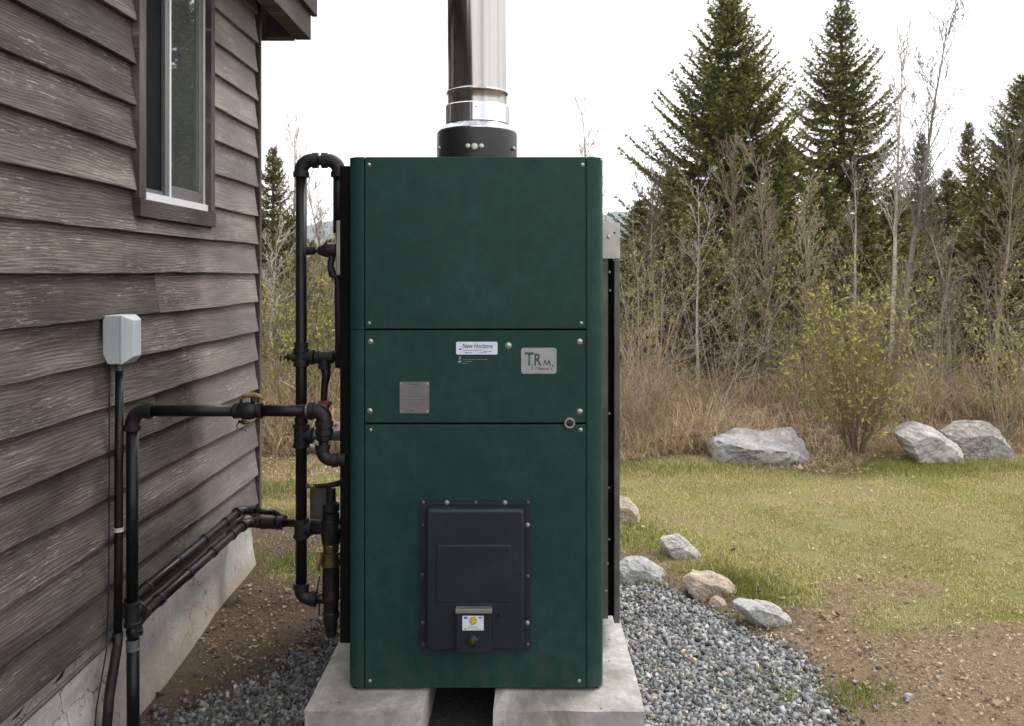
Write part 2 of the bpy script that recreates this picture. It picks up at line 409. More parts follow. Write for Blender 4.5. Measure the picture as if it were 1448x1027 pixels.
M['bark'] = m_bark('grey_brown_bark', (.11, .088, .064), (.38, .315, .24))
M['bark_red'] = m_bark('reddish_stem_bark', (.13, .092, .068), (.31, .235, .17))
M['bark_pale'] = m_bark('pale_birch_bark', (.24, .215, .19), (.42, .39, .355), (.10, .085, .075))
M['bark_dark'] = m_bark('dark_trunk_bark', (.03, .023, .018), (.075, .058, .045))
def m_ground():
    t = NT('ground_soil_and_turf'); p = t.geo_pos(); a = t.sep(t.attr())
    n1 = t.noise(9, p, 8, .7); n2 = t.noise(60, p, 6, .75); n3 = t.noise(1.3, p, 4, .6)
    dirt = t.ramp(n2, [(.30, (.075, .052, .034)), (.5, (.20, .145, .095)), (.72, (.36, .28, .19))])
    dirt = t.mix(t.ramp(n1, [(.35, 0.), (.7, .55)]), dirt, (.24, .17, .105))
    turf = t.ramp(n2, [(.3, (.08, .088, .024)), (.5, (.18, .185, .055)), (.72, (.31, .285, .12))])
    turf = t.mix(t.ramp(n3, [(.42, 0.), (.62, .55)]), turf, (.24, .195, .11))
    grav = t.ramp(n2, [(.3, (.012, .012, .013)), (.6, (.06, .06, .065))])
    litter = t.ramp(n2, [(.3, (.04, .028, .018)), (.7, (.20, .145, .09))])
    g = t.ramp(t.math('ADD', a[1], t.math('MULTIPLY', t.math('SUBTRACT', n1, .5), .8)), [(.40, 0.), (.62, 1.)])
    soil_dark = t.n('ShaderNodeMapRange'); soil_dark.interpolation_type = 'SMOOTHSTEP'; sp_ = t.sep(p)
    t.l(t.math('ADD', sp_[0], t.math('ADD', t.math('MULTIPLY', t.math('SUBTRACT', n1, .5), .6), t.math('MULTIPLY', t.math('MAXIMUM', t.math('SUBTRACT', sp_[1], 4.3), 0.), .7))), soil_dark.inputs[0]); soil_dark.inputs[1].default_value = -.2; soil_dark.inputs[2].default_value = -.6
    dirt = t.mix(t.math('MULTIPLY', soil_dark.outputs[0], .72), dirt, t.mix(1.0, dirt, (.26, .26, .27), 'MULTIPLY'))  # bare soil multiplied darker towards the house side, with a noisy edge
    c = t.mix(g, dirt, turf)
    c = t.mix(a[2], c, litter)
    c = t.mix(a[0], c, grav)
    t.col(c); t.bump(t.math('ADD', t.math('MULTIPLY', n1, .8), n2), .9, .02)
    return t.set(Roughness=.95, Specular_IOR_Level=.15)
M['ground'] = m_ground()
t = NT('far_forest'); t.col(t.ramp(t.noise(.05, None, 8, .75), [(.35, (.035, .05, .045)), (.65, (.10, .12, .10))])); M['hill'] = t.set(Roughness=1.0, Specular_IOR_Level=0.)

# ------------------------------------------------------------------ ground
ES = np.array([-5, 2.4, 3.09, 3.65, 4.02, 4.37, 4.55, 4.62]); EX = np.array([1.15, 1.15, 1.10, 1.18, .98, .74, .50, .2])
def edge_x(y): return np.interp(y, ES, EX)
def gz(x, y):
    x = np.asarray(x, float); y = np.asarray(y, float)
    d = x - edge_x(y) + .10 * (fbm(x * 2, y * 2, 3) - .5)
    z = .055 * sstep(.0, .45, np.where(y > 4.62, np.maximum(d, (y - 4.62)), d)) * sstep(.1, .3, x)
    z = z - .075 * sstep(4.6, 3.2, y) * sstep(-.8, -1.4, x)
    z = z + .05 * sstep(4.5, 5.5, y) * sstep(-.6, -1.2, x)
    z = z + .03 * (fbm(x * .8, y * .8, 5) - .5) + .012 * (fbm(x * 6, y * 6, 9) - .5)
    z = z - .095 * sstep(5.0, 7.6, y) + .14 * sstep(8.2, 10, y) * (.6 + fbm(x, y, 31)) + .5 * sstep(10, 30, y)
    return z
def masks(x, y):
    nn = fbm(x * 3, y * 3, 21); n2 = fbm(x * 1.1, y * 1.1, 77)
    gr = sstep(.14, -.14, x - edge_x(y) + .22 * (nn - .5)) * sstep(4.72, 4.55, y + .2 * (nn - .5)) * (x > -.4)
    gl = sstep(.35, -.35, y - (4.1 + (x + .8) * 1.75) + 1.2 * (nn - .5)) * (x <= -.4) * (.55 + .45 * sstep(.4, .55, n2))
    grav = np.clip(gr + gl, 0, 1) * (y > -3)
    lawn = sstep(-.1, .9, y - (3.75 + .1 * np.maximum(0, 1.9 - x)) + 1.1 * (nn - .5) + 1.6 * (n2 - .5)) * sstep(.0, .25, x - edge_x(y)) * (x > .3)
    lawn = np.where((y > 4.6) & (x > .2), 1., lawn)
    left = sstep(4.5, 5.0, y + .8 * (nn - .5)) * (x <= .2) * (.45 + .55 * sstep(.38, .52, n2))
    g = np.clip(lawn + left, 0, 1)
    thin = sstep(.45, .62, fbm(x * .9 + 4, y * .9, 55)) * .75
    strip = sstep(.42, .15, x - edge_x(y)) * sstep(.3, .32, x) * (y > 3.9) * (y < 4.75) + np.exp(-((y - 4.75) ** 2) / .03) * (x > .3) * (x < .95)
    g = g * (1 - .85 * np.clip(strip, 0, 1))
    lit = sstep(7.4, 7.9, y + 2.0 * (fbm(x * 1.1, x * 0 + 3, 207) - .45) + .5 * (nn - .5)) + .6 * np.clip(strip, 0, 1) * (nn > .45)
    return grav, g, thin, lit
def axis_pts(lo, mid0, mid1, hi, step):
    m = np.arange(mid0, mid1, step); k = np.arange(1, 60)
    r = mid1 + step * (1.17 ** k - 1) / .17; r = r[r < hi]; l = mid0 - step * (1.17 ** k - 1) / .17; l = l[l > lo]
    return np.concatenate([[lo], l[::-1], m, r, [hi]])
xs = axis_pts(-900, -2.2, 7.5, 900, .05); ys = axis_pts(-60, 2.2, 9.5, 1500, .05)
GX, GY = np.meshgrid(xs, ys); GZ = gz(GX, GY)
V = np.stack([GX.ravel(), GY.ravel(), GZ.ravel()], 1); nx, ny = len(xs), len(ys)
idx = np.arange(nx * ny).reshape(ny, nx)
F = np.stack([idx[:-1, :-1].ravel(), idx[:-1, 1:].ravel(), idx[1:, 1:].ravel(), idx[1:, :-1].ravel()], 1)
mk = masks(V[:, 0], V[:, 1])
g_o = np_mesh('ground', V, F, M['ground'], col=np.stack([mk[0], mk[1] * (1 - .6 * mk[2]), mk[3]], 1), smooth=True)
tag(g_o, 'soil and thin turf running from the house to the thicket', kind='structure')

# far hills
hx = np.linspace(-870, 870, 160); rows = []
prof = 52 + 50 * fbm(hx * .006, hx * 0, 8) + 14 * fbm(hx * .05, hx * 0, 18)
for k, (yy, f) in enumerate(((1100, 0), (1180, .55), (1250, .9), (1320, 1.0), (1380, .9), (1440, 0.))):
    rows.append(np.stack([hx, np.full_like(hx, yy) + 10 * fbm(hx * .05, hx * 0 + k, 3), prof * f * (1.0 if k != 3 else 1.06) - 3], 1))
V = np.concatenate(rows); n = len(hx); idx = np.arange(n * 6).reshape(6, n)
F = np.stack([idx[:-1, :-1].ravel(), idx[:-1, 1:].ravel(), idx[1:, 1:].ravel(), idx[1:, :-1].ravel()], 1)
tag(np_mesh('hills', V, F, M['hill'], smooth=True), 'wooded hills far beyond the trees', kind='structure')

# ------------------------------------------------------------------ the house
WX = -1.54; LAP = .1625; NEAR, CORNER = -1.6, 4.80
house = empty('wooden_house', (WX, CORNER, 0), 'house clad in weathered grey brown lapped wooden boards on a concrete foundation', 'house')
rng = random.Random(4)
WIN = (3.30, 4.10, 1.873, 3.12)          # y0 y1 z0 z1 outside of the casing
def board_mesh(y0, y1, z, seed):
    n = max(2, int((y1 - y0) / .07)); bm = bmesh.new(); ring = []
    for i in range(n + 1):
        y = y0 + (y1 - y0) * i / n
        w = .0045 * (float(fbm(y * 1.3, z * 9, seed)) - .5) * 2; dz = .016 * (float(fbm(y * 2.4, z * 5, seed + 5)) - .5) + .004 * (float(fbm(y * 11, z * 5, seed + 6)) - .5)
        cup = .005 * (float(fbm(y * .6, z * 3, seed + 9)) - .5)
        pr = [(WX - .012, z + LAP + .012), (WX + .001, z + LAP + .012), (WX + .012 + cup, z + LAP * .5), (WX + .025 + w, z + dz + .003), (WX + .022 + w, z + dz), (WX + .002, z + dz), (WX - .012, z + .02)]
        ring.append([bm.verts.new((a, y, b)) for a, b in pr])
    m = len(ring[0])
    for A, B in zip(ring, ring[1:]):
        for k in range(m): bm.faces.new((A[k], A[(k + 1) % m], B[(k + 1) % m], B[k]))
    bm.faces.new(ring[0][::-1]); bm.faces.new(ring[-1])
    bmesh.ops.recalc_face_normals(bm, faces=bm.faces)
    return bm
for k in range(-8, 11):
    z = EYE + k * LAP
    a, b = NEAR, CORNER - .004 - rng.random() * .006
    if z + LAP > WIN[2] + .02 and z < WIN[3]:
        spans = [(a, WIN[0] - .003), (WIN[1] + .003, b)]
        if z < WIN[2]:
            pts_ = [(WX - .010, z), (WX + .0245, z), (WX + .016, WIN[2] - .001), (WX - .010, WIN[2] - .001)]
            fb = bmesh.new(); AA = [fb.verts.new((p_[0], WIN[0] - .002, p_[1])) for p_ in pts_]; BB = [fb.verts.new((p_[0], WIN[1] + .002, p_[1])) for p_ in pts_]
            fb.faces.new(AA[::-1]); fb.faces.new(BB)
            for i_ in range(4): fb.faces.new((AA[i_], AA[(i_ + 1) % 4], BB[(i_ + 1) % 4], BB[i_]))
            bmesh.ops.recalc_face_normals(fb, faces=fb.faces); obj('board', fb, M['siding'], house)
    else:
        j = rng.choice([None, 1.1, 3.9, None, .4, 2.75, 3.5]); spans = [(a, b)] if j is None else [(a, j), (j + .003, b)]
    for (p, q) in spans: obj('board', board_mesh(p, q, z, 100 + k * 3 + int(p)), M['siding'], house)
# sheathing behind the boards, with the opening left for the window
bm = bmesh.new()
Y0, Y1, Z0, Z1 = WIN[0] + .05, WIN[1] - .05, WIN[2] + .05, WIN[3] - .05
for lo, hi in (((WX - .20, NEAR, .30), (WX - .013, Y0, 3.36)), ((WX - .20, Y1, .30), (WX - .013, CORNER - .02, 3.36)),
               ((WX - .20, Y0, .30), (WX - .013, Y1, Z0)), ((WX - .20, Y0, Z1), (WX - .013, Y1, 3.36))): add_box(bm, lo, hi)
add_box(bm, (WX - 6, CORNER - .16, .30), (WX - .20, CORNER - .02, 3.36)); add_box(bm, (WX - 6, NEAR, .30), (WX - 5.9, CORNER - .16, 3.36))
add_box(bm, (WX - 5.9, NEAR + .001, .312), (WX - .20, NEAR + .1, 3.298)); add_box(bm, (WX - 5.9, NEAR, .28), (WX - .20, CORNER - .16, .31))
add_box(bm, (WX - 5.9, NEAR, 3.30), (WX - .2, CORNER - .16, 3.33))
obj('wall', bm, M['dark_wood'], house)
obj('corner_board', box((WX - .03, CORNER, .262), (WX + .030, CORNER + .035, 3.34), .003), M['trimv'], house)
# far gable boards
for k in range(-8, 11):
    z = EYE + k * LAP
    obj('board', add_prism(bmesh.new(), [(CORNER - .02, z), (CORNER + .022, z), (CORNER + .005, z + LAP), (CORNER - .02, z + LAP)], 'x', WX - 6, WX - .032), M['siding'], house)
# foundation
bm = bmesh.new(); n = 60; rows = []
for i in range(n + 1):
    y = NEAR + (CORNER - .005 - NEAR) * i / n; r = []
    for j in range(13):
        z = -.35 + (.335 + .35) * j / 12
        bul = .05 * float(sstep(.14, -.12, z + .10 * (float(fbm(y * 3, z * 3, 41)) - .5)))
        r.append(bm.verts.new((WX - .012 + bul + .008 * (float(fbm(y * 7, z * 9, 12)) - .5), y, z)))
    rows.append(r)
for A, B in zip(rows, rows[1:]):
    for a, b, c, d in zip(A, A[1:], B[1:], B): bm.faces.new((a, d, c, b))
for A in (rows[-1],):
    back = [bm.verts.new((WX - .5, CORNER - .005, v.co.z)) for v in A]
    for a, b, c, d in zip(A, A[1:], back[1:], back): bm.faces.new((a, d, c, b))
bmesh.ops.recalc_face_normals(bm, faces=bm.faces)
fo = obj('foundation', bm, M['foundation'], house, smooth=True)
# eave
bm = bmesh.new(); add_box(bm, (WX - .05, NEAR, 3.345), (-1.445, 5.26, 3.365)); obj('soffit', bm, M['dark_wood'], house)
obj('fascia', box((-1.444, NEAR, Z_(57, 5.3)), (-1.347, 5.3, 3.36), .004), M['trim'], house)
obj('fascia', box((-1.346, NEAR, Z_(23, 5.3)), (-1.312, 5.32, 3.50), .003), M['trim'], house)
obj('end_blocking', box((WX - .06, 5.20, Z_(56, 5.25)), (-1.445, 5.255, 3.345), .003), M['dark_wood'], house)
obj('rake_board', box((WX - 3, 5.262, Z_(56, 5.25)), (-1.445, 5.29, 3.36), .003), M['trim'], house)
obj('roof', add_prism(bmesh.new(), [(-1.28, 3.44), (-1.28, 3.47), (-4.6, 4.75), (-4.6, 4.70), (-1.40, 3.40)], 'y', NEAR - .3, 5.36), m_simple('grey_roofing', (.06, .06, .06), .85), house)
# window
win = bpy.data.objects.new('window', None); C.objects.link(win); win.parent = house; win.location = Vector((WX, WIN[0], WIN[2])) - Vector(house.location)
y0, y1, z0, z1 = WIN
obj('casing', box((WX - .02, y0, z0 + .072), (WX + .034, y0 + .06, z1), .002), M['trimv'], win)
obj('casing', box((WX - .02, y1 - .05, z0 + .072), (WX + .034, y1, z1), .002), M['trimv'], win)
obj('casing', box((WX - .02, y0 + .06, z1 - .06), (WX + .031, y1 - .05, z1), .002), M['trim'], win)
obj('sill', box((WX - .02, y0 + .002, z0), (WX + .038, y1 + .002, z0 + .070), .002), M['trim'], win)
fy0, fy1, fz0, fz1 = y0 + .062, y1 - .052, z0 + .073, z1 - .062
bm = bmesh.new(); t_ = .022
for lo, hi in (((WX - .05, fy0, fz0), (WX + .020, fy1, fz0 + .03)), ((WX - .05, fy0, fz1 - t_), (WX + .018, fy1, fz1)),
               ((WX - .05, fy0, fz0 + .03), (WX + .018, fy0 + .012, fz1 - t_)), ((WX - .05, fy1 - .012, fz0 + .03), (WX + .006, fy1, fz1 - t_))): add_box(bm, lo, hi)
obj('frame', bm, M['white'], win)
ym = 1.54 * 1200 / (745 - 238); 
obj('meeting_stile', box((WX - .03, ym - .05, fz0 + .031), (WX + .008, ym - .012, fz1 - .023), .002), M['sash'], win)
obj('meeting_rail', box((WX - .03, ym - .011, fz0 + .031), (WX + .012, ym + .004, fz1 - .023), .002), M['white'], win)
obj('screen', box((WX - .012, fy0 + .013, fz0 + .031), (WX - .008, ym - .051, fz1 - .023)), M['screen'], win)
obj('screen_frame', add_box(box((WX - .007, fy0 + .013, fz0 + .031), (WX + .000, fy0 + .03, fz1 - .023)), (WX - .007, fy0 + .031, fz0 + .031), (WX, ym - .051, fz0 + .05)), M['sash'], win)
bm = bmesh.new(); a0, a1 = ym + .005, fy1 - .013
for lo, hi in (((WX - .025, a0, fz0 + .031), (WX + .001, a1, fz0 + .085)), ((WX - .025, a0, fz1 - .06), (WX + .001, a1, fz1 - .023)), ((WX - .025, a1 - .05, fz0 + .086), (WX + .001, a1, fz1 - .061))): add_box(bm, lo, hi, .002)
obj('sash', bm, M['sash'], win)
obj('pane', box((WX - .012, a0, fz0 + .086), (WX - .007, a1 - .051, fz1 - .061)), M['glass'], win)

# ------------------------------------------------------------------ concrete slabs under the boiler
PT = .140
def slab(name, x0, x1, lab, seed):
    bm = bmesh.new(); add_box(bm, (x0, 2.94, -.16), (x1, 4.75, PT))
    bmesh.ops.subdivide_edges(bm, edges=bm.edges[:], cuts=14, use_grid_fill=True)
    for v in bm.verts:
        c = v.co; e = min(abs(c.x - x0), abs(c.x - x1)); q = (fbm(np.array([c.x * 9]), np.array([c.y * 9 + c.z * 7]), seed)[0] - .5)
        if c.y < 2.945: c.y += q * .016
        if e < .002: c.x += q * .012
        if c.z > PT - .002:
            c.z += q * .006
            if c.y < 2.96 or e < .002: c.z -= .006
    o = obj(name, bm, M['concrete'], None, smooth=False); tag(o, lab, 'concrete slab', 'concrete slabs under the boiler'); return o
slab('concrete_slab', -.774, X_(598, 2.94), 'pale concrete slab under the pipe side of the boiler', 5)
slab('concrete_slab', X_(697, 2.94), .409, 'pale concrete slab under the boiler side with the steel cover', 6)

# ------------------------------------------------------------------ boiler
D = 3.07
BX0, BX1, BZ0, BZ1 = X_(491, D), X_(854, D), Z_(973, D), Z_(222, D)
SX0, SX1 = X_(515.5, D), X_(829, D)
BACK = 4.32
boiler = empty('outdoor_boiler', ((BX0 + BX1) / 2, 3.7, BZ0), 'tall dark green outdoor wood boiler with black firebox door and steel flue', 'boiler')
# shell: plan outline with two rounded front corners, as separate corner panels
def corner_panel(side, z0, z1):
    R = .050; pts = []
    xo = BX1 if side > 0 else BX0; xs_ = SX1 + .0015 if side > 0 else SX0 - .0015
    pts.append((xs_, D)); 
    for i in range(9):
        a = math.pi / 2 * i / 8
        pts.append((xo - side * R + side * R * math.sin(a), D + R - R * math.cos(a)))
    pts += [(xo, BACK), (xo - side * .006, BACK)]
    for i in range(8, -1, -1):
        a = math.pi / 2 * i / 8; r = R - .006
        pts.append((xo - side * R + side * r * math.sin(a), D + R - r * math.cos(a)))
    pts.append((xs_, D + .006)); pts.append((xs_ , D + .003))
    bm = add_prism(bmesh.new(), pts, 'z', z0, z1)
    for f in bm.faces:
        if abs(f.normal.z) < .5: f.smooth = True
    for e in bm.edges:
        if len(e.link_faces) == 2 and e.calc_face_angle(0) > math.radians(30): e.smooth = False
    return bm
zt = Z_(466, D)
obj('corner_panel', corner_panel(1, BZ0 + .001, BZ1), M['green'], boiler)
obj('corner_panel', corner_panel(-1, BZ0 + .001, zt - .0015), M['green'], boiler)
obj('corner_panel', corner_panel(-1, zt + .0015, BZ1), M['green'], boiler)
def front_panel(name, ya, yb):
    return obj(name, add_box(bmesh.new(), (SX0 + .0015, D, Z_(yb, D)), (SX1 - .0015, D + .012, Z_(ya, D)), .0028, 3), M['green'], boiler)
front_panel('upper_panel', 222, 465.0); front_panel('middle_panel', 467.6, 598); front_panel('lower_panel', 600.8, 973)
obj('inner_body', box((BX0 + .03, D + .013, BZ0 + .01), (BX1 - .03, BACK - .01, BZ1 - .01)), M['dark'], boiler)
obj('top_cover', box((BX0 + .007, D + .014, BZ1 - .009), (BX1 - .007, BACK - .01, BZ1 - .001), .002), M['green'], boiler)
# a dark side channel seen past the pipe side
obj('side_channel', box((X_(483, 3.15), 3.12, Z_(905, 3.15)), (BX0 - .001, 3.30, Z_(236, 3.15)), .004), M['dark'], boiler)
for xx in (BX0 + .05, BX1 - .05):
    b2 = bmesh.new(); add_box(b2, (xx - .03, D + .02, PT + .001), (xx + .03, BACK - .05, BZ0 + .009)); obj('skid', b2, M['dark'], boiler)
obj('foot', add_lathe(bmesh.new(), (BX1 - .018, D + .05, PT + .002), (BX1 - .018, D + .05, 1), [(0, .022), (.003, .022), (.004, .012), (.016, .012)]), M['galv'], boiler)
def screw(px, py, dpx, d=D, parent=boiler, mat='screw', proud=.004, name='screw'):
    c = P(px, py, d); r = dpx * .46 * d / FX
    bm = add_lathe(bmesh.new(), c + Vector((0, .001, 0)), c + Vector((0, -1, 0)), [(0, r * 1.15), (.0015, r * 1.15), (.0016, r), (proud * .7, r * .85), (proud, r * .5), (proud + .0001, r * .25), (proud - .0010, r * .22)], 12)
    return obj(name, bm, M[mat], parent)
for px, py, s in ((522, 233, 5), (824, 233, 5), (522, 457, 4.5), (822, 457, 4.5), (524, 483, 7), (820, 483, 7.5), (523, 581, 7), (820, 582, 7.5),
                  (524, 608, 4.5), (821, 608, 5.5), (523, 963, 5), (819, 963, 5), (850, 226, 3)): screw(px, py, s)
screw(719, 489, 9, proud=.006)
# knob with steel ring
c = P(805.5, 598, D); kx = X_(805.5 + 8, D) - c.x
kn = obj('knob', add_lathe(bmesh.new(), c, c + Vector((0, -1, 0)), [(0, kx), (.006, kx), (.009, kx * .9), (.009, kx * .72), (.005, kx * .66), (.005, .001)], 24), M['screw'], boiler)
obj('knob_face', add_lathe(bmesh.new(), c + Vector((0, -.0055, 0)), c + Vector((0, -1, 0)), [(0, kx * .62), (.002, kx * .55), (.0035, kx * .3), (.0035, .001)], 20), M['door'], kn)

def plate(name, xa, ya, xb, yb, mat, r=.004, th=.0015, y=D, parent=boiler):
    z0_, z1_ = Z_(yb, D), Z_(ya, D)
    return obj(name, add_prism(bmesh.new(), rrect(X_(xa, D), z0_, X_(xb, D), z1_, r), 'y', y, y - th, .0004), M[mat], parent)
def text(s, px, py, hpx, mat, parent, y, wpx=None, shear=0, bold=.0, name='lettering', align='LEFT'):
    cu = bpy.data.curves.new('t', 'FONT'); cu.body = s; cu.size = 1; cu.shear = shear; cu.offset = bold; cu.resolution_u = 3
    ob = bpy.data.objects.new('t', cu); C.objects.link(ob)
    bpy.context.view_layer.update()
    me = bpy.data.meshes.new_from_object(ob.evaluated_get(bpy.context.evaluated_depsgraph_get()))
    bpy.data.objects.remove(ob)
    co = np.empty(len(me.vertices) * 3, np.float32); me.vertices.foreach_get('co', co); co = co.reshape(-1, 3)
    lo, hi = co.min(0), co.max(0); k = D / FX
    sy = hpx * k / (hi[1] - lo[1]); sx = (wpx * k / (hi[0] - lo[0])) if wpx else sy
    out = np.zeros_like(co); o = P(px, py, D)
    out[:, 0] = o.x + (co[:, 0] - lo[0]) * sx; out[:, 2] = o.z + (co[:, 1] - lo[1]) * sy; out[:, 1] = y
    out -= np.array(root_loc(parent)); me.vertices.foreach_set('co', out.ravel()); me.update(); me.materials.clear(); me.name = name
    return link(name, me, M[mat], parent)
def strokes(rows, mat, parent, y, seed=1, th=.55, gaps=True):
    """tiny unreadable print: rows=(x0,x1,y)"""
    r = random.Random(seed); bm = bmesh.new(); k = D / FX
    for xa, xb, py in rows:
        x = xa
        while x < xb:
            w = r.uniform(.5, 2.2); h = r.uniform(.7, 1.2) * th
            q = P(x, py, D); x1 = q.x + min(w, xb - x) * k
            v = [bm.verts.new(p) for p in ((q.x, y, q.z - h * k * .5), (x1, y, q.z - h * k * .5), (x1, y, q.z + h * k * .5), (q.x, y, q.z + h * k * .5))]
            bm.faces.new(v); x += w + r.uniform(.2, .7)
    return obj('small_print', bm, M[mat], parent)
yl = D - .0019
st = plate('maker_sticker', 645, 483.5, 703.5, 501.5, 'sticker', .006)
text('New Horizons', 654, 492.6, 6.6, 'ink', st, yl, 43, .2, .015)
strokes([(656, 683, 495.6), (684, 695, 497.0), (657, 668, 498.9), (676, 688, 498.9)], 'ink', st, yl, 3, .9)
strokes([(649, 652.5, 493.6), (648.8, 653, 494.4)], 'ink', st, yl, 5, 1.2)
st = plate('clear_label', 646.5, 503.5, 702, 515, 'green', .002, .0006)
strokes([(655, 689, 508.4), (655, 668, 511.2), (653, 663, 514)], 'plate', st, D - .0011, 8, .55)
strokes([(649, 652, 505.2), (649, 652, 507.5), (648, 652, 511), (648, 652, 512)], 'sticker', st, D - .0011, 9, 1.0)
bp = plate('name_badge', 737, 492, 787, 528.5, 'plate', .009)
for s, px, py, h, w, b in (('T', 742.2, 517, 18.6, 12.5, .02), ('.', 752.2, 517.2, 2, 2, .02), ('R', 755.8, 517, 17, 9.8, .02), ('.', 780, 518.5, 2.4, 2.4, .02)):
    text(s, px, py, h, 'greenink', bp, yl, w, 0, b)
bm = bmesh.new()
for (xa, ya), (xb, yb), w_ in (((768.4, 517), (770.6, 509.6), 1.3), ((770.4, 509.6), (773.4, 516.2), 1.7), ((773.0, 516.2), (776.6, 509.6), 1.3), ((776.4, 509.6), (778.2, 517), 1.9)):
    a_, b_ = P(xa, ya, D), P(xb, yb, D); h_ = w_ * .5 * D / FX
    bm.faces.new([bm.verts.new((q.x + sx_ * h_, yl - .0001 * abs(sx_), q.z)) for q, sx_ in ((a_, -1), (a_, 1), (b_, 1), (b_, -1))])
obj('lettering', bm, M['greenink'], bp)
text('3. V Buanws. s', 751.5, 523, 3.8, 'ink', bp, yl, 29, 0, .02)
screw(783, 495.4, 2, D - .0014, bp, 'dark', .001, 'rivet')
dp = plate('data_plate', 565.3, 540, 607, 584.5, 'plate_dim', .002)
text('Thermal', 578, 544.4, 2.5, 'ink', dp, yl, 12.5, 0, .02)
strokes([(581, 599, 547.5), (581, 592, 550.3), (593, 600, 550.0), (583, 598, 553), (582, 594, 556.4), (568, 603, 560.2), (569, 603, 565.2), (590, 601, 565.5), (576, 602, 569.8), (576, 597, 572.3), (576, 603, 575.6)], 'ink', dp, yl, 12, .42)
text('DN', 581.5, 582, 2.1, 'ink', dp, yl, 4.5, 0, .02)
for a, b in ((567.5, 542.6), (604.6, 542.6), (567.5, 581.8), (604.6, 581.8)): screw(a, b, 2.6, D - .0014, dp, 'screw', .002, 'rivet')

# firebox door
door = bpy.data.objects.new('door', None); C.objects.link(door); door.parent = boiler; door.location = P(672, 812, D) - Vector(boiler.location)
k = D / FX
obj('door_frame', add_prism(bmesh.new(), rrect(X_(594, D), Z_(917, D), X_(750, D), Z_(707, D), .004), 'y', D - .0005, D - .009, .002), M['door'], door)
def dished(xa, ya, xb, yb, yb0, yf, r, inset, mat, name, parent=door):
    bm = bmesh.new(); rings = []
    for ins, y, rr in ((0, yb0, r), (0, yb0 - (yb0 - yf) * .55, r), (inset * .35, yf + .002, r), (inset, yf, r * .9)):
        s = ins; rings.append([bm.verts.new((p[0], y, p[1])) for p in rrect(X_(xa, D) + s, Z_(yb, D) + s, X_(xb, D) - s, Z_(ya, D) - s, rr, 5)])
    for A, B in zip(rings, rings[1:]):
        for i in range(len(A)): bm.faces.new((A[i], A[(i + 1) % len(A)], B[(i + 1) % len(A)], B[i])).smooth = True
    bm.faces.new(rings[-1]); bm.faces.new(rings[0][::-1])
    bmesh.ops.recalc_face_normals(bm, faces=bm.faces)
    return obj(name, bm, M[mat], parent)
dished(604, 714, 742, 912, D - .009, D - .055, .016, .012, 'door', 'door_leaf')
dished(619.5, 764, 723, 843, D - .0545, D - .0605, .005, .003, 'door', 'raised_panel')
dished(647, 853, 696, 910, D - .0545, D - .082, .004, .004, 'door', 'latch_box')
obj('drip_strip', box((X_(647, D), D - .086, Z_(854.2, D)), (X_(697, D), D - .056, Z_(848.5, D)), .001), M['galv'], door)
sk = obj('warning_sticker', add_prism(bmesh.new(), rrect(X_(656.3, D), Z_(878, D), X_(685.6, D), Z_(858, D), .0012), 'y', D - .0822, D - .0830), M['sticker'], door)
ys_ = D - .0834
cc = Vector((X_(671, D), ys_ + .0003, Z_(864.6, D)))
obj('emblem', add_lathe(bmesh.new(), cc, cc + Vector((0, -1, 0)), [(0, 5.6 * k), (.0002, 5.6 * k)], 24), M['yellowink'], sk)
def ring2d(cx, cz, r0, r1, y, n=24):
    bm = bmesh.new(); A = []; B = []
    for i in range(n):
        a = 2 * math.pi * i / n; A.append(bm.verts.new((cx + r0 * math.cos(a), y, cz + r0 * math.sin(a)))); B.append(bm.verts.new((cx + r1 * math.cos(a), y, cz + r1 * math.sin(a))))
    for i in range(n): bm.faces.new((A[i], A[(i + 1) % n], B[(i + 1) % n], B[i]))
    return bm
bm = ring2d(cc.x, cc.z, 4.6 * k, 5.1 * k, ys_ - .0004); obj('emblem_ring', bm, M['ink'], sk)
bm = bmesh.new()
for a in (30, 95, 160, 215, 290):
    a = math.radians(a); ce = Vector((cc.x + 2.2 * k * math.cos(a), ys_ - .0004, cc.z + 2.2 * k * math.sin(a)))
    add_box(bm, (ce.x - .0018, ce.y, ce.z - .001), (ce.x + .0018, ce.y + .0002, ce.z + .001))
obj('emblem_marks', bm, M['ink'], sk)
obj('logo_patch', add_prism(bmesh.new(), rrect(X_(658.2, D), Z_(862.2, D), X_(663.4, D), Z_(859.4, D), .002), 'y', ys_ + .0003, ys_), M['blueink'], sk)
obj('logo_patch', add_prism(bmesh.new(), rrect(X_(678.5, D), Z_(861.5, D), X_(683.8, D), Z_(859.6, D), .001), 'y', ys_ + .0003, ys_), M['blueink'], sk)
def strokes_at(rows, mat, y, seed, th):
    global D
    return strokes(rows, mat, sk, y, seed, th)
strokes([(665.5, 672, 870.6), (664, 678, 873.4), (669, 683, 876), (664, 666, 875.6)], 'ink', sk, ys_ - .0002, 4, .7); strokes([(658.5, 662, 875.5), (658.5, 662, 876.3)], 'redink', sk, ys_ - .0002, 4, .9)
lc = Vector((X_(670.5, D), D - .0815, Z_(892, D)))
lo_ = obj('lock', add_lathe(bmesh.new(), lc, lc + Vector((0, -1, 0)), [(0, 8 * k), (.008, 8 * k), (.012, 7 * k), (.014, 5.4 * k), (.008, 4.8 * k), (.008, .001)], 24), M['door'], door)
obj('lock_core', add_lathe(bmesh.new(), lc + Vector((0, -.008, 0)), lc + Vector((0, -1, 0)), [(0, 4.4 * k), (.003, 4.2 * k), (.004, 2 * k), (.0075, 1.4 * k), (.0076, .0005)], 16), M['brass'], lo_)
screw(706, 869, 6, D - .055, door, 'fitting', .012, 'knob')
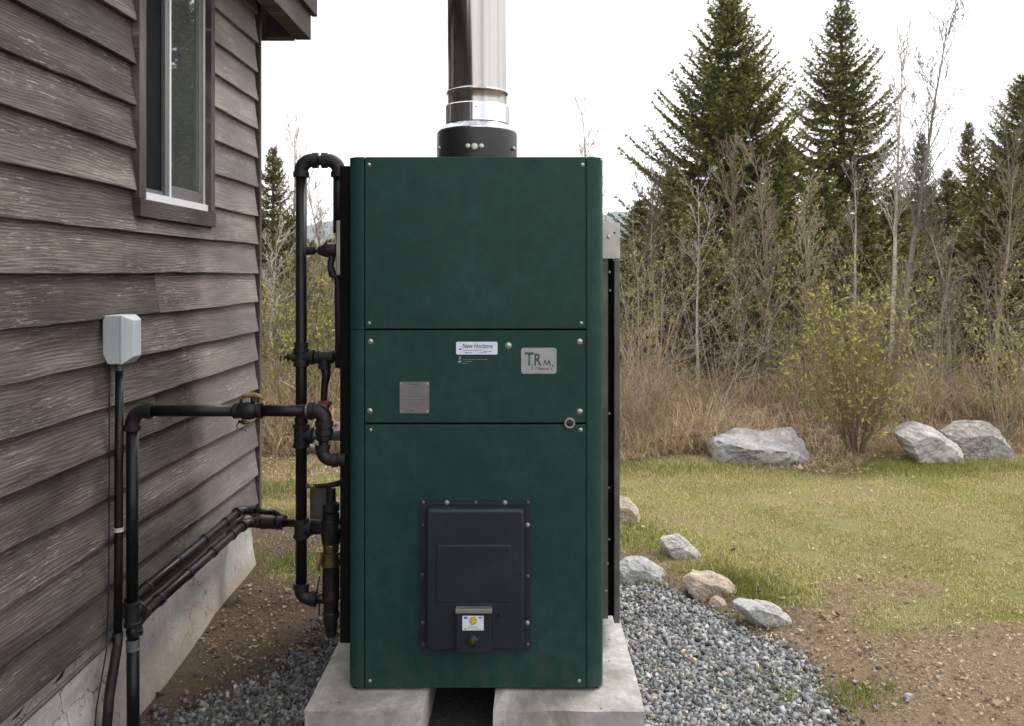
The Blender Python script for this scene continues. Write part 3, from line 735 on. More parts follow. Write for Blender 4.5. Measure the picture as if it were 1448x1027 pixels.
for px, py, s in ((598.5, 710.5, 4.5), (632, 711, 6), (672.5, 710.5, 5), (714, 711, 6), (746.5, 710.5, 5), (598.5, 743, 4), (746, 742.5, 6), (597.5, 813.5, 5), (746, 815, 5),
                  (598, 880.5, 5), (745.5, 881, 6.5), (598.5, 911.5, 5), (746, 911.5, 5), (631, 914.5, 4.5), (711.5, 914.5, 4.5)):
    screw(px, py, s * 1.1, D - .0092, door, 'galv_dark' if s < 5.5 else 'galv', .007, 'bolt')

# steel cover on the boiler's far side
cov = bpy.data.objects.new('side_cover', None); C.objects.link(cov); cov.parent = boiler; cov.location = Vector((BX1, 3.5, Z_(880, 3.5))) - Vector(boiler.location)
Ds = 3.45
obj('bracket_plate', box((BX1 - .002, Ds, Z_(366, Ds)), (X_(877, Ds), Ds + .005, Z_(315, Ds)), .002), M['galv'], cov)
obj('back_flange', box((BX1 + .001, Ds + .02, Z_(878, Ds)), (X_(860.5, Ds), Ds + .024, Z_(367, Ds)), .001), M['galv_dark'], cov)
obj('edge_rail', box((X_(868.5, Ds), Ds - .004, Z_(881, Ds)), (X_(876.3, Ds), Ds + .55, Z_(368, Ds)), .002), M['galv_dark'], cov)
obj('dark_gap', box((X_(860.4, Ds), Ds + .05, Z_(878, Ds)), (X_(868.6, Ds), Ds + .5, Z_(364, Ds)), .001), M['dark'], cov)
for px, py, s in ((860.6, 335, 6), (869, 329.5, 2.6), (862, 385, 3), (863, 411, 3), (861.5, 585, 3.5), (861, 690, 3), (861.5, 763, 3), (859, 797, 3.4), (857, 836, 4)):
    screw(px, py, s, Ds - .0005 if py < 360 else Ds + .0195, cov, 'dark' if s == 2.6 else 'screw', .004, 'bolt')

# flue
FD = 3.50; fx = X_(674.5, 3.50); kk = FD / FX
flue = bpy.data.objects.new('flue', None); C.objects.link(flue); flue.parent = boiler; flue.location = Vector((fx, FD, BZ1)) - Vector(boiler.location)
def fl(name, prof, mat, n=48):
    """prof: (photo row, half width in photo px) at the flue's axis distance"""
    pts = [(Z_(py, FD) - BZ1 + .02, hw * kk) for py, hw in prof]
    pts = [(t, r) for t, r in pts]
    return obj(name, add_lathe(bmesh.new(), (fx, FD, BZ1 - .02), (fx, FD, 9), pts, n), M[mat], flue)
fl('collar', [(232, 56.5), (191, 56.5), (189, 56), (188.6, 50)], 'collar')
fl('cone_adapter', [(188.5, 54.5), (187, 54.5), (179, 46.5), (178, 45)], 'steel2')
fl('locking_band', [(177.9, 44), (177.2, 45.6), (153, 45.6), (151.5, 44.5), (151, 43)], 'steel2')
fl('pipe_joint', [(150.9, 42.2), (137, 42.2), (135.6, 43), (133.8, 44), (132.5, 43.9), (131, 42.6), (130, 42.4)], 'steel')
fl('flue_pipe', [(129.9, 42), (-60, 42), (-520, 42), (-900, 42)], 'steel', 64)
fl('flue_cap', [(-900.5, 43), (-903, 60), (-915, 58), (-935, 8)], 'steel2')
c0 = Vector((fx, FD - 56.6 * kk, 0))
for dx, py, s in ((-9, 207, 7.5), (0, 208, 10), (9, 207, 7.5)):
    c = Vector((fx + dx * kk, FD - math.sqrt(56.5 ** 2 - dx * dx) * kk + .002, Z_(py, FD - .16)))
    r = s * .5 * kk
    obj('wing_nut', add_lathe(bmesh.new(), c, c + Vector((0, -1, 0)), [(0, r), (.006, r), (.009, r * .8), (.010, r * .3)], 14), M['screw'], flue)
for dx in (-49, 51):
    c = Vector((fx + dx * kk, FD - math.sqrt(56.5 ** 2 - dx * dx) * kk + .002, Z_(209, FD - .1)))
    obj('bolt', add_lathe(bmesh.new(), c, c + Vector((dx * .012, -.6, 0)), [(0, .008), (.008, .008), (.012, .005)], 10), M['galv'], flue)
for dx, py in ((-33, 164), (-33, 169), (34, 172), (1, 153)):
    c = Vector((fx + dx * kk, FD - math.sqrt(45.6 ** 2 - dx * dx) * kk + .001, Z_(py, FD - .1)))
    obj('rivet', add_lathe(bmesh.new(), c, c + Vector((dx * .01, -.4, 0)), [(0, .003), (.002, .0026)], 8), M['dark'], flue)

# ------------------------------------------------------------------ pipework
R0 = .0212
def pipe(parent, a, b, r=R0, mat='black', name='pipe', n=18):
    return obj(name, add_tube(bmesh.new(), [a, b], r, n), M[mat], parent)
def coupling(parent, c, axis, L=.05, r=R0 * 1.32, mat='fitting', name='coupling', n=18):
    c = Vector(c); ax = Vector(axis).normalized(); a = c - ax * L / 2
    return obj(name, add_lathe(bmesh.new(), a, a + ax, [(0, r * .86), (.001, r), (L * .2, r), (L * .22, r * .93), (L * .78, r * .93), (L * .8, r), (L - .001, r), (L, r * .86)], n), M[mat], parent)
def elbow(parent, p, a, b, R=.045, r=R0 * 1.22, mat='fitting', col=.022, name='elbow'):
    pts, d = arc_corner(p, a, b, R, 10); a = Vector(a).normalized(); b = Vector(b).normalized()
    pts = [pts[0] + a * col] + [pts[0] + a * .004] + pts + [pts[-1] + b * .004] + [pts[-1] + b * col]
    bm = add_tube(bmesh.new(), pts, r, 20)
    for q, v in ((pts[0], a), (pts[-1], b)):
        add_lathe(bm, q - v * col * .95, q + v, [(0, r * 1.02), (.0015, r * 1.16), (col * .95, r * 1.16), (col, r * 1.0)], 20)
    obj(name, bm, M[mat], parent); return d
def tee(parent, c, axis, br, L=.085, r=R0 * 1.22, mat='fitting', bl=.05, name='tee'):
    c = Vector(c); ax = Vector(axis).normalized(); br = Vector(br).normalized(); bm = bmesh.new()
    add_lathe(bm, c - ax * L / 2, c + ax, [(0, r * 1.05), (.001, r * 1.16), (.014, r * 1.16), (.016, r), (L - .016, r), (L - .014, r * 1.16), (L - .001, r * 1.16), (L, r * 1.05)], 20)
    add_lathe(bm, c, c + br, [(0, r * .97), (bl - .016, r * .97), (bl - .014, r * 1.14), (bl - .001, r * 1.14), (bl, r)], 20)
    return obj(name, bm, M[mat], parent)
XV, YV, ZV = Vector((1, 0, 0)), Vector((0, 1, 0)), Vector((0, 0, 1))

# A: return line that comes up out of the ground by the wall and crosses to the boiler
dA = 3.12
pa = P(187, 581, dA); pb = P(456, 583, dA); pb.z = pa.z; base = P(186.5, 1060, dA); base.x = pa.x; base.z = -.08
A = empty('supply_pipe', (pa.x, dA, 0), 'black pipe rising beside the wall, crossing level to the boiler through a yellow levered valve', 'pipe', 'black pipework beside the boiler')
d = elbow(A, pa, -ZV, XV, .050)
zj = Z_(868, dA)
pipe(A, pa - ZV * d, Vector((pa.x, dA, zj + .03)))
xv = X_(351, dA)
pipe(A, pa + XV * d, Vector((xv - .03, dA, pa.z))); pipe(A, Vector((xv + .03, dA, pa.z)), Vector((X_(437, dA), dA, pa.z)))
# ball valve
vb = obj('valve', add_lathe(bmesh.new(), (xv - .052, dA, pa.z), (1, dA, pa.z), [(0, .026), (.001, .029), (.018, .029), (.020, .024), (.030, .030), (.045, .033), (.060, .033), (.075, .030), (.083, .024), (.085, .029), (.103, .029), (.104, .026)], 22), M['fitting'], A)
obj('valve_stem', add_tube(bmesh.new(), [(xv + .018, dA, pa.z + .02), (xv + .018, dA, pa.z + .052)], .009, 12), M['fitting'], vb)
obj('valve_stem', add_tube(bmesh.new(), [(xv - .026, dA, pa.z + .02), (xv - .026, dA, pa.z + .045)], .006, 10), M['fitting'], vb)
lev = bmesh.new(); add_tube(lev, [(xv - .024, dA, pa.z + .052), (xv + .0, dA, pa.z + .058), (xv + .026, dA, pa.z + .058), (xv + .045, dA, pa.z + .053), (xv + .056, dA, pa.z + .040)], [.006, .0085, .0085, .007, .004], 10)
obj('handle', lev, M['yellow'], vb)
dr = bmesh.new(); add_tube(dr, [(xv - .016, dA, pa.z - .02), (xv - .016, dA, pa.z - .05)], .008, 10)
add_tube(dr, [(xv - .036, dA, pa.z - .040), (xv + .004, dA, pa.z - .044)], .006, 8)
add_tube(dr, [(xv - .034, dA, pa.z - .040), (xv - .040, dA - .01, pa.z - .056), (xv - .028, dA - .01, pa.z - .068), (xv - .012, dA - .01, pa.z - .062), (xv - .004, dA - .01, pa.z - .074)], .0028, 6)
obj('drain_cock', dr, M['brass'], vb)
coupling(A, (X_(439.5, dA), dA, pa.z), XV, .034, .0275, 'greyfit', 'union')
pc = Vector((X_(458.5, dA), dA, pa.z)); d = elbow(A, pc, -XV, -ZV, .034, .0285)
pl = Vector((pc.x, dA, Z_(613, dA)))
obj('union', add_lathe(bmesh.new(), pl + ZV * .035, pl - ZV, [(0, .026), (.002, .030), (.016, .030), (.018, .034), (.034, .034), (.040, .034), (.044, .030), (.06, .028), (.061, .024)], 8), M['fitting'], A)
pe = Vector((pc.x - .006, dA, Z_(650, dA))); pipe(A, pl - ZV * .02, pe + ZV * .03, .018)
elbow(A, pe, ZV, XV, .034, .024)
pipe(A, pe + XV * .035, Vector((X_(480, dA), dA, pe.z)), .017, 'copper', 'nipple')
coupling(A, (X_(482, dA), dA, pe.z), XV, .04, .026)
# lower part: tee, elbow and drop
tee(A, (pa.x, dA, zj), ZV, Vector((.18, .98, .0)), .09, R0 * 1.2, 'fitting', .05)
coupling(A, (pa.x + .003, dA, Z_(912, dA)), ZV, .04, .025, 'greyfit', 'reducer')
pipe(A, (pa.x + .003, dA, Z_(905, dA)), (pa.x + .003, dA, -.15), .0222); pipe(A, (pa.x, dA, zj - .04), (pa.x + .003, dA, Z_(905, dA)), .02)
# B, C: the two pipes along the foundation
def wallrun(x, z, ya, yb, tail, label, r=R0):
    E = empty('foundation_pipe', (x, ya, z), label, 'pipe', 'black pipework beside the boiler')
    ds = Vector((0, 1, 0)); a = Vector((x, ya, z)); b = Vector((x, yb, z))
    tgt = [Vector(t) for t in tail]
    ab = tgt[0] - b
    dd = elbow(E, b, -YV, ab, .05, r * 1.2)
    pipe(E, a, b - YV * dd, r); p = b + ab.normalized() * dd
    for q in tgt: pipe(E, p, q, r * (1 if len(tgt) == 1 else .8)); p = q
    for f in (.12, .36, .6, .82):
        y = ya + (yb - ya) * f
        coupling(E, (x, y, z), YV, .022, r * 1.2, 'fitting', 'clamp')
    return E
e1 = wallrun(-1.455, .36, 3.22, 4.40, [(BX0 + .01, 4.40, .35)], 'lower of two black pipes along the foundation, turning to the boiler')
coupling(e1, (-1.34, 4.40, .357), XV, .07, .033); coupling(e1, (-1.28, 4.40, .357), XV, .03, .036); coupling(e1, (X_(455, 4.4), 4.40, .353), XV, .05, .03)
e2 = wallrun(-1.500, .412, 3.20, 4.45, [(-1.33, 4.46, .395), (-1.26, 4.43, .372)], 'upper of two black pipes along the foundation, fixed closest to the boards', .020)
elbow(A, Vector((pa.x + .003, dA + .012, Z_(884, dA))), -ZV, Vector((0, .6, .3)), .03, .026)
obj('pipe', add_tube(bmesh.new(), [(pa.x + .003, dA + .02, Z_(884, dA) + .008), (-1.457, 3.215, .355), (-1.455, 3.24, .36)], .024), M['fitting'], A)

# D: riser loop beside the boiler
dR = 3.25; rx = X_(426, dR); ztop = Z_(227, dR)
Rr = empty('riser_pipe', (rx, dR, .3), 'tall black riser pipe that loops over at the top beside the boiler', 'pipe', 'black pipework beside the boiler')
zb = Z_(846, dR); x2 = X_(479, dR)
d1 = elbow(Rr, (rx, dR, ztop), -ZV, XV, .042, .0262); d2 = elbow(Rr, (x2, dR, ztop), -XV, -ZV, .042, .0262)
pipe(Rr, (rx + d1, dR, ztop), (x2 - d2, dR, ztop), .019)
pipe(Rr, (rx, dR, ztop - d1), (rx, dR, zb + .04)); pipe(Rr, (x2, dR, ztop - d2), (x2, dR, Z_(330, dR)))
coupling(Rr, (rx, dR, Z_(490, dR)), ZV, .035, .0275)
cx_ = Vector((rx, dR, Z_(505, dR))); tee(Rr, cx_, ZV, XV, .07); 
obj('drain_plug', add_lathe(bmesh.new(), cx_, cx_ - XV, [(0, .02), (.035, .02), (.037, .012), (.046, .012), (.048, .016), (.052, .016), (.054, .007), (.066, .007)], 12), M['fitting'], Rr)
pipe(Rr, cx_ + XV * .04, Vector((X_(480, dR), dR, cx_.z)), .018)
t2 = Vector((X_(459, dR), dR, cx_.z)); tee(Rr, t2, XV, -ZV, .07, .022, 'fitting', .045)
tw = [(t2.x, dR, t2.z - .04)] + [(X_(459 + ddx, dR), dR, Z_(py, dR)) for ddx, py in ((1, 520), (2.5, 530), (0, 545), (-1, 560), (-1, 574))]
obj('drop_pipe', add_tube(bmesh.new(), tw, [.016, .019, .017, .013, .012, .014], 14), M['fitting'], Rr)
obj('air_vent', add_lathe(bmesh.new(), P(459, 566, dR), P(459, 600, dR), [(0, .012), (.004, .026), (.018, .028), (.026, .02), (.036, .014)], 10), M['copper'], Rr)
coupling(Rr, (rx, dR, Z_(594, dR)), ZV, .024, .026)
pc = Vector((rx, dR, Z_(616, dR))); tee(Rr, pc, ZV, XV, .09, R0 * 1.3, 'fitting', .045)
pipe(Rr, pc + XV * .04, Vector((X_(450, dR), dR, pc.z)), .016, 'greyfit', 'nipple')
obj('union', add_lathe(bmesh.new(), Vector((X_(464, dR), dR, pc.z)), Vector((1, dR, pc.z)), [(0, .018), (.02, .018), (.022, .020), (.045, .021), (.06, .027), (.066, .027)], 16), M['greyfit'], Rr)
tee(Rr, (rx, dR, Z_(747, dR)), ZV, XV, .075, R0 * 1.22, 'fitting', .04)
db = elbow(Rr, (rx, dR, zb), ZV, XV, .036, .0265)
xw = X_(468, dR)
pipe(Rr, (rx + db, dR, zb), (xw - .01, dR, zb), .02)
# circulator and its black column next to the boiler, brass ring and housing
cp = empty('circulation_pump', (xw, dR, Z_(900, dR)), 'dark cylindrical pump body with a brass ring standing beside the boiler base', 'pump', 'black pipework beside the boiler')
def lz(parent, name, x, rows, mat, dd=dR, n=22):
    z0_ = Z_(rows[0][0], dd)
    return obj(name, add_lathe(bmesh.new(), (x, dd, z0_), (x, dd, 9), [(Z_(py, dd) - z0_, hw * dd / FX) for py, hw in rows], n), M[mat], parent)
lz(cp, 'pump_body', xw, [(901, 5), (898, 7.5), (882, 9), (880, 11), (866, 12), (864, 10.5), (852, 10.5), (846, 12.5), (844, 12), (801, 12), (799, 12.5)], 'greyfit' if 0 else 'fitting')
lz(cp, 'brass_ring', xw, [(798.8, 14), (790, 14), (789, 12.8), (784, 12.8), (783, 14), (780, 14), (779, 11), (771, 11), (770, 12), (768, 11)], 'brass')
lz(cp, 'pump_neck', xw, [(767.9, 12.5), (762, 13.5), (736, 13.5), (734, 12), (726, 12), (724, 9), (722, 12), (712, 12), (709, 7), (690, 6.5)], 'fitting')
obj('handle', add_tube(bmesh.new(), [P(434, 687.5, dR), P(446, 687.5, dR), P(462, 687, dR), P(486, 682, dR)], [.007, .008, .010, .013], 12), M['fitting'], cp)
obj('handle_tip', add_tube(bmesh.new(), [P(432.5, 687.5, dR - .002), P(446, 687.8, dR - .002)], .0085, 12), M['greyfit'], cp)
obj('connector', add_tube(bmesh.new(), [P(442, 748, dR), P(486, 748, dR)], .021, 14), M['fitting'], cp)
obj('relay_box', box(tuple(P(438, 735, 3.34)), tuple(P(462, 689, 3.34) + Vector((0, .05, 0))), .004), M['galv_dark'], cp)
obj('lever', add_tube(bmesh.new(), [P(452, 780, dR), P(450, 796, dR), P(451, 808, dR)], [.006, .009, .004], 8), M['yellow'], cp)
obj('cable', add_tube(bmesh.new(), [P(452, 815, dR), P(448, 838, dR), P(452, 842, dR), P(451, 870, dR)], .003, 6), M['fitting'], cp)
for py, s in ((745, 7), (787, 6), (878, 10)):
    obj('bolt', add_lathe(bmesh.new(), P(482, py, dR - .03), P(482, py, 0), [(0, s * .5 * kk), (.012, s * .5 * kk), (.013, s * .3 * kk)], 8), M['galv_dark'], cp)
obj('hose_end', add_lathe(bmesh.new(), P(483, 893, dR - .04), P(483, 893, 0), [(0, .011), (.02, .011), (.021, .006)], 10), M['brass'], cp)
# controller with its grey cover
ct = empty('control_box', tuple(P(480, 350, 3.2)), 'grey metal control cover and black mount fixed to the boiler side near the top', 'control box')
obj('cover', box((X_(474.5, 3.17), 3.17, Z_(390, 3.17)), (X_(485.5, 3.17), 3.26, Z_(312, 3.17)), .006, 3), M['galv'], ct)
obj('back_mount', add_box(box((X_(469, 3.2), 3.262, Z_(340, 3.2)), (X_(488, 3.2), 3.30, Z_(306, 3.2)), .004), (X_(473, 3.2), 3.262, Z_(413, 3.2)), (X_(486, 3.2), 3.30, Z_(342, 3.2)), .004), M['fitting'], ct)
a = P(433, 354.5, 3.22)
obj('sensor', add_lathe(bmesh.new(), a, a + XV, [(0, .010), (.002, .016), (.030, .0165), (.034, .012), (.036, .006), (.043, .006), (.045, .014), (.062, .022), (.075, .026), (.10, .027), (.112, .025)], 18), M['fitting'], ct)
obj('conduit', add_tube(bmesh.new(), [P(470, 362, 3.21), P(467, 376, 3.21), P(470, 388, 3.21), P(478, 394, 3.21), P(480, 470, 3.21), P(480, 520, 3.21)], [.014, .012, .016, .014, .017, .017], 12), M['fitting'], ct)
obj('coil', add_tube(bmesh.new(), [P(468, 340, 3.2), P(462, 341, 3.2), P(460, 347, 3.2)], .006, 8), M['greyfit'], ct)
# junction box and conduit
jb = empty('junction_box', (WX, 3.1, Z_(514, 3.1)), 'pale grey plastic electrical box fixed to the boards above a black conduit', 'electrical box')
bz0, bz1 = Z_(514, 3.08), Z_(446, 3.08)
obj('back_box', add_prism(bmesh.new(), [(-1.523, bz1), (-1.523, bz0 + .035), (-1.505, bz0), (-1.462, bz0), (-1.462, bz1)], 'y', 3.045, 3.155, .004), M['boxgrey'], jb)
bm = bmesh.new(); rr = []
for x, ins in ((-1.4615, 0), (-1.452, 0), (-1.451, .004), (-1.443, .008), (-1.424, .024), (-1.423, .028)):
    rr.append([bm.verts.new((x, a, b)) for a, b in ((3.043 + ins, bz0 + ins), (3.157 - ins, bz0 + ins), (3.157 - ins, bz1 - ins * .7), (3.043 + ins, bz1 - ins * .7))])
for A_, B_ in zip(rr, rr[1:]):
    for i in range(4): bm.faces.new((A_[i], A_[(i + 1) % 4], B_[(i + 1) % 4], B_[i]))
bm.faces.new(rr[-1]); bm.faces.new(rr[0][::-1]); bmesh.ops.recalc_face_normals(bm, faces=bm.faces)
bmesh.ops.bevel(bm, geom=[e for e in bm.edges], offset=.0012, segments=1, affect='EDGES')
obj('lid', bm, M['boxgrey'], jb)
obj('mounting_tab', box((-1.535, 3.07, bz1 - .045), (-1.5235, 3.12, bz1 - .008), .002), M['boxgrey'], jb)
obj('gland', add_lathe(bmesh.new(), (-1.485, 3.095, bz0), (-1.485, 3.095, -9), [(0, .017), (.006, .017), (.008, .015), (.028, .015), (.03, .012)], 12), M['galv_dark'], jb)
cdt = empty('electrical_conduit', (-1.485, 3.09, 0), 'thin black conduit running down the boards from the grey box into the ground', 'conduit')
pth = [(-1.485, 3.095, bz0 - .028), (-1.487, 3.092, .95), (-1.487, 3.09, .6), (-1.487, 3.085, .34)]
obj('conduit', add_tube(bmesh.new(), pth, .0152, 14), M['black'], cdt)
obj('lower_conduit', add_tube(bmesh.new(), [(-1.487, 3.085, .345), (-1.486, 3.08, .30), (-1.487, 3.02, .14), (-1.488, 2.98, -.12)], [.019, .0175, .0175, .0175], 14), M['fitting'], cdt)
coupling(cdt, (-1.487, 3.092, Z_(749, 3.09)), ZV, .016, .0178, 'zinc_strap', 'strap')
obj('cable', add_tube(bmesh.new(), [(-1.515, 3.08, bz0 + .02), (-1.510, 3.07, Z_(560, 3.07)), (-1.508, 3.065, .9), (-1.508, 3.06, .5), (-1.506, 3.04, .3), (-1.512, 2.98, .12), (-1.512, 2.95, -.1)], .0028, 8), M['fitting'], cdt)
fc = tag(obj('ground_wire', add_tube(bmesh.new(), [(-1.505, 1.6, .318), (-1.503, 2.3, .312), (-1.506, 2.8, .316), (-1.508, 3.10, .322)], .008, 8), M['galv_dark']), 'grey cable running along the top of the foundation under the boards', 'cable')

# ------------------------------------------------------------------ rocks
def ico(sub):
    bm = bmesh.new(); bmesh.ops.create_icosphere(bm, subdivisions=sub, radius=1)
    V = np.array([v.co[:] for v in bm.verts]); F = np.array([[v.index for v in f.verts] for f in bm.faces]); bm.free(); return V, F
IV4, IF4 = ico(5); IV1, IF1 = ico(1)
def rock(name, px, pyb, d, w, h, dep, mat, label, seed, cut=6, tilt=0.0, group=None, flat_top=None):
    r = np.random.RandomState(seed); V = IV4.copy()
    for _ in range(cut + 8):      # chisel with planes for faceted stone
        nrm = r.normal(size=3); nrm /= np.linalg.norm(nrm); off = r.uniform(.55, .86)
        s = V @ nrm; V -= np.outer(np.maximum(0, s - off) * .92, nrm)
    if flat_top: 
        nrm = np.array(flat_top[:3]); nrm = nrm / np.linalg.norm(nrm); s = V @ nrm; V -= np.outer(np.maximum(0, s - flat_top[3]), nrm)
    q = fbm(V[:, 0] * 2 + seed, V[:, 1] * 2 + V[:, 2] * 1.7, seed, 5) - .5
    V *= (1 + .22 * q + .05 * (fbm(V[:, 0] * 12, V[:, 2] * 12 + V[:, 1] * 9, seed + 3, 3) - .5))[:, None]
    V -= (V.max(0) + V.min(0)) / 2; V /= (V.max(0) - V.min(0)) / 2
    V *= np.array([w / 2, dep / 2, h * .93]); c, s = math.cos(tilt), math.sin(tilt)
    V = np.stack([V[:, 0] * c + V[:, 2] * s, V[:, 1], -V[:, 0] * s + V[:, 2] * c], 1)
    x = X_(px, d); z = float(gz(x, d)); 
    o = np_mesh(name, V, IF4, M[mat], n=3, smooth=True)
    md = o.modifiers.new('edges', 'EDGE_SPLIT') if False else None
    o.location = (x, d, z + h * .07); return tag(o, label, 'rock', group)
def gd(pyb, z=.05): return (EYE - z) * FX / (pyb - PY0)
def hull_rock(name, pts, mat, label, seed, rough=.02, cuts=4, group=None):
    bm = bmesh.new()
    for p in pts: bm.verts.new(p)
    bmesh.ops.convex_hull(bm, input=bm.verts)
    for v in [v for v in bm.verts if not v.link_faces]: bm.verts.remove(v)
    c = sum((v.co for v in bm.verts), Vector()) / len(bm.verts); zb = min(v.co.z for v in bm.verts)
    bmesh.ops.triangulate(bm, faces=bm.faces)
    bb = lambda: [(min(v.co[i] for v in bm.verts), max(v.co[i] for v in bm.verts)) for i in range(3)]
    b0 = bb()
    L = max(v.co.x for v in bm.verts) - min(v.co.x for v in bm.verts)
    for _ in range(3):
        bmesh.ops.subdivide_edges(bm, edges=[e for e in bm.edges if e.calc_length() > L * .045], cuts=1); bmesh.ops.triangulate(bm, faces=bm.faces)
        bmesh.ops.smooth_vert(bm, verts=bm.verts, factor=.07, use_axis_x=True, use_axis_y=True, use_axis_z=True)
    bmesh.ops.subdivide_edges(bm, edges=[e for e in bm.edges if e.calc_length() > L * .03], cuts=1); bmesh.ops.triangulate(bm, faces=bm.faces)
    bm.normal_update(); f = 1 / L
    for v in bm.verts:
        a, b = v.co.x * f, v.co.z * f; q = v.co.y * f
        n1 = float(fbm(a * 5 + q * 3, b * 7 + q * 2, seed, 4)) - .5; n2 = float(fbm(a * 24 + q * 9, b * 26, seed + 4, 2)) - .5
        ridge = abs(float(fbm(a * 4 - b * 6 + q, b * 3, seed + 8, 2)) - .5)
        v.co += v.normal * L * (.10 * n1 + .022 * n2 - .05 * max(0, .06 - ridge) * 6)
    b1 = bb()
    for v in bm.verts:
        for i in range(3): v.co[i] = b0[i][0] + (v.co[i] - b1[i][0]) / (b1[i][1] - b1[i][0]) * (b0[i][1] - b0[i][0])
    org = Vector((c.x, c.y, zb)); bmesh.ops.translate(bm, verts=bm.verts, vec=-org)
    for f_ in bm.faces: f_.smooth = True
    bm.normal_update()
    for e in bm.edges:
        if len(e.link_faces) == 2 and e.calc_face_angle(0) > math.radians(16): e.smooth = False
    o = obj(name, bm, M[mat], None); o.location = org; return tag(o, label, 'rock', group)
def outline_rock(name, outl, d, dep, mat, label, seed, front=.72, sag=.12, lift=0.):
    cx = sum(p[0] for p in outl) / len(outl); cy = sum(p[1] for p in outl) / len(outl); yb = max(p[1] for p in outl); yt = min(p[1] for p in outl)
    pts = [P(px, py, d) for px, py in outl]
    for px, py in outl:
        pts.append(P(cx + (px - cx) * .72, cy + (py - cy) * .8, d) + Vector((0, dep * .55, 0)))
        pts.append(P(cx + (px - cx) * front, cy + (py - cy) * front + (yb - yt) * sag, d) - Vector((0, dep * .32, 0)))
    lo = [p - Vector((0, 0, .04)) for p in pts if p.z < P(0, yb - (yb - yt) * .35, d).z]
    hull_rock(name, [p + Vector((0, 0, lift)) for p in pts + lo], mat, label, seed)
d_ = 7.55
hull_rock('boulder', [P(1004, 614, d_ + .35), P(1022, 607, d_ + .5), P(1075, 600, d_ + .75), P(1118, 598, d_ + .75), P(1138, 624, d_ + .35), P(1146, 652, d_ + .2),
    P(1014, 618, d_), P(1060, 631, d_ - .12), P(1112, 633, d_ - .12), P(1130, 642, d_ - .05), P(1010, 665, d_ + .02), P(1060, 668, d_ - .06), P(1115, 668, d_ - .06), P(1142, 664, d_ + .1),
    P(1002, 640, d_ + .3), P(1005, 665, d_ + .5), P(1130, 660, d_ + .8)], 'rock_grey', 'big grey boulder with flat slanting top at the edge of the lawn', 11)
outline_rock('boulder', [(1266, 613), (1298, 600), (1319, 605), (1343, 621), (1361, 639), (1358, 656), (1298, 655), (1280, 634)], 7.6, .55, 'rock_pale', 'pale pointed boulder leaning left of the mottled boulder', 23, .75, .12)
outline_rock('boulder', [(1336, 613), (1353, 601), (1396, 597), (1413, 609), (1433, 635), (1431, 651), (1363, 652), (1338, 640)], 7.85, .55, 'rock_mottled', 'mottled rounded boulder at the far right beside the pale pointed one', 37, .75, .12)
outline_rock('border_rock', [(866, 712), (890, 710), (903, 724), (907, 740), (866, 743)], 5.5, .25, 'rock_tan', 'pinkish tan rock farthest back in the border, half hidden by the boiler', 41, lift=.02)
outline_rock('border_rock', [(934, 768), (961, 765), (982, 781), (1000, 799), (998, 810), (965, 800), (940, 784)], 4.78, .2, 'rock_pale', 'pale rock lying at a slant at the lawn edge behind the rounded rocks', 44, lift=.028)
outline_rock('border_rock', [(868, 800), (884, 791), (913, 792), (937, 804), (951, 823), (900, 828), (868, 820)], 4.55, .22, 'rock_blue', 'rounded grey rock beside the gravel close to the boiler cover', 52)
outline_rock('border_rock', [(966, 822), (978, 811), (1010, 812), (1035, 822), (1050, 840), (1048, 849), (1002, 845), (974, 832)], 4.32, .2, 'rock_tan', 'rounded tan rock in the middle of the gravel border', 63)
outline_rock('border_rock', [(1035, 850), (1063, 849), (1104, 862), (1124, 876), (1131, 888), (1104, 888), (1071, 876), (1043, 862)], 3.98, .16, 'rock_blue', 'long flat bluish rock nearest the camera in the border', 71, .62, 0.)
rock('small_stone', 1014, 855, 4.20, .09, .045, .07, 'rock_tan', 'small tan stone wedged between the tan rock and the flat bluish rock', 77, 4)
rock('small_stone', 994, 850, 4.28, .05, .035, .06, 'rock_tan', 'small stone under the rounded tan rock', 78, 4)
rock('small_stone', 1285, 998, 3.20, .045, .022, .035, 'rock_pale', 'lone white pebble on the bare soil', 79, 2)

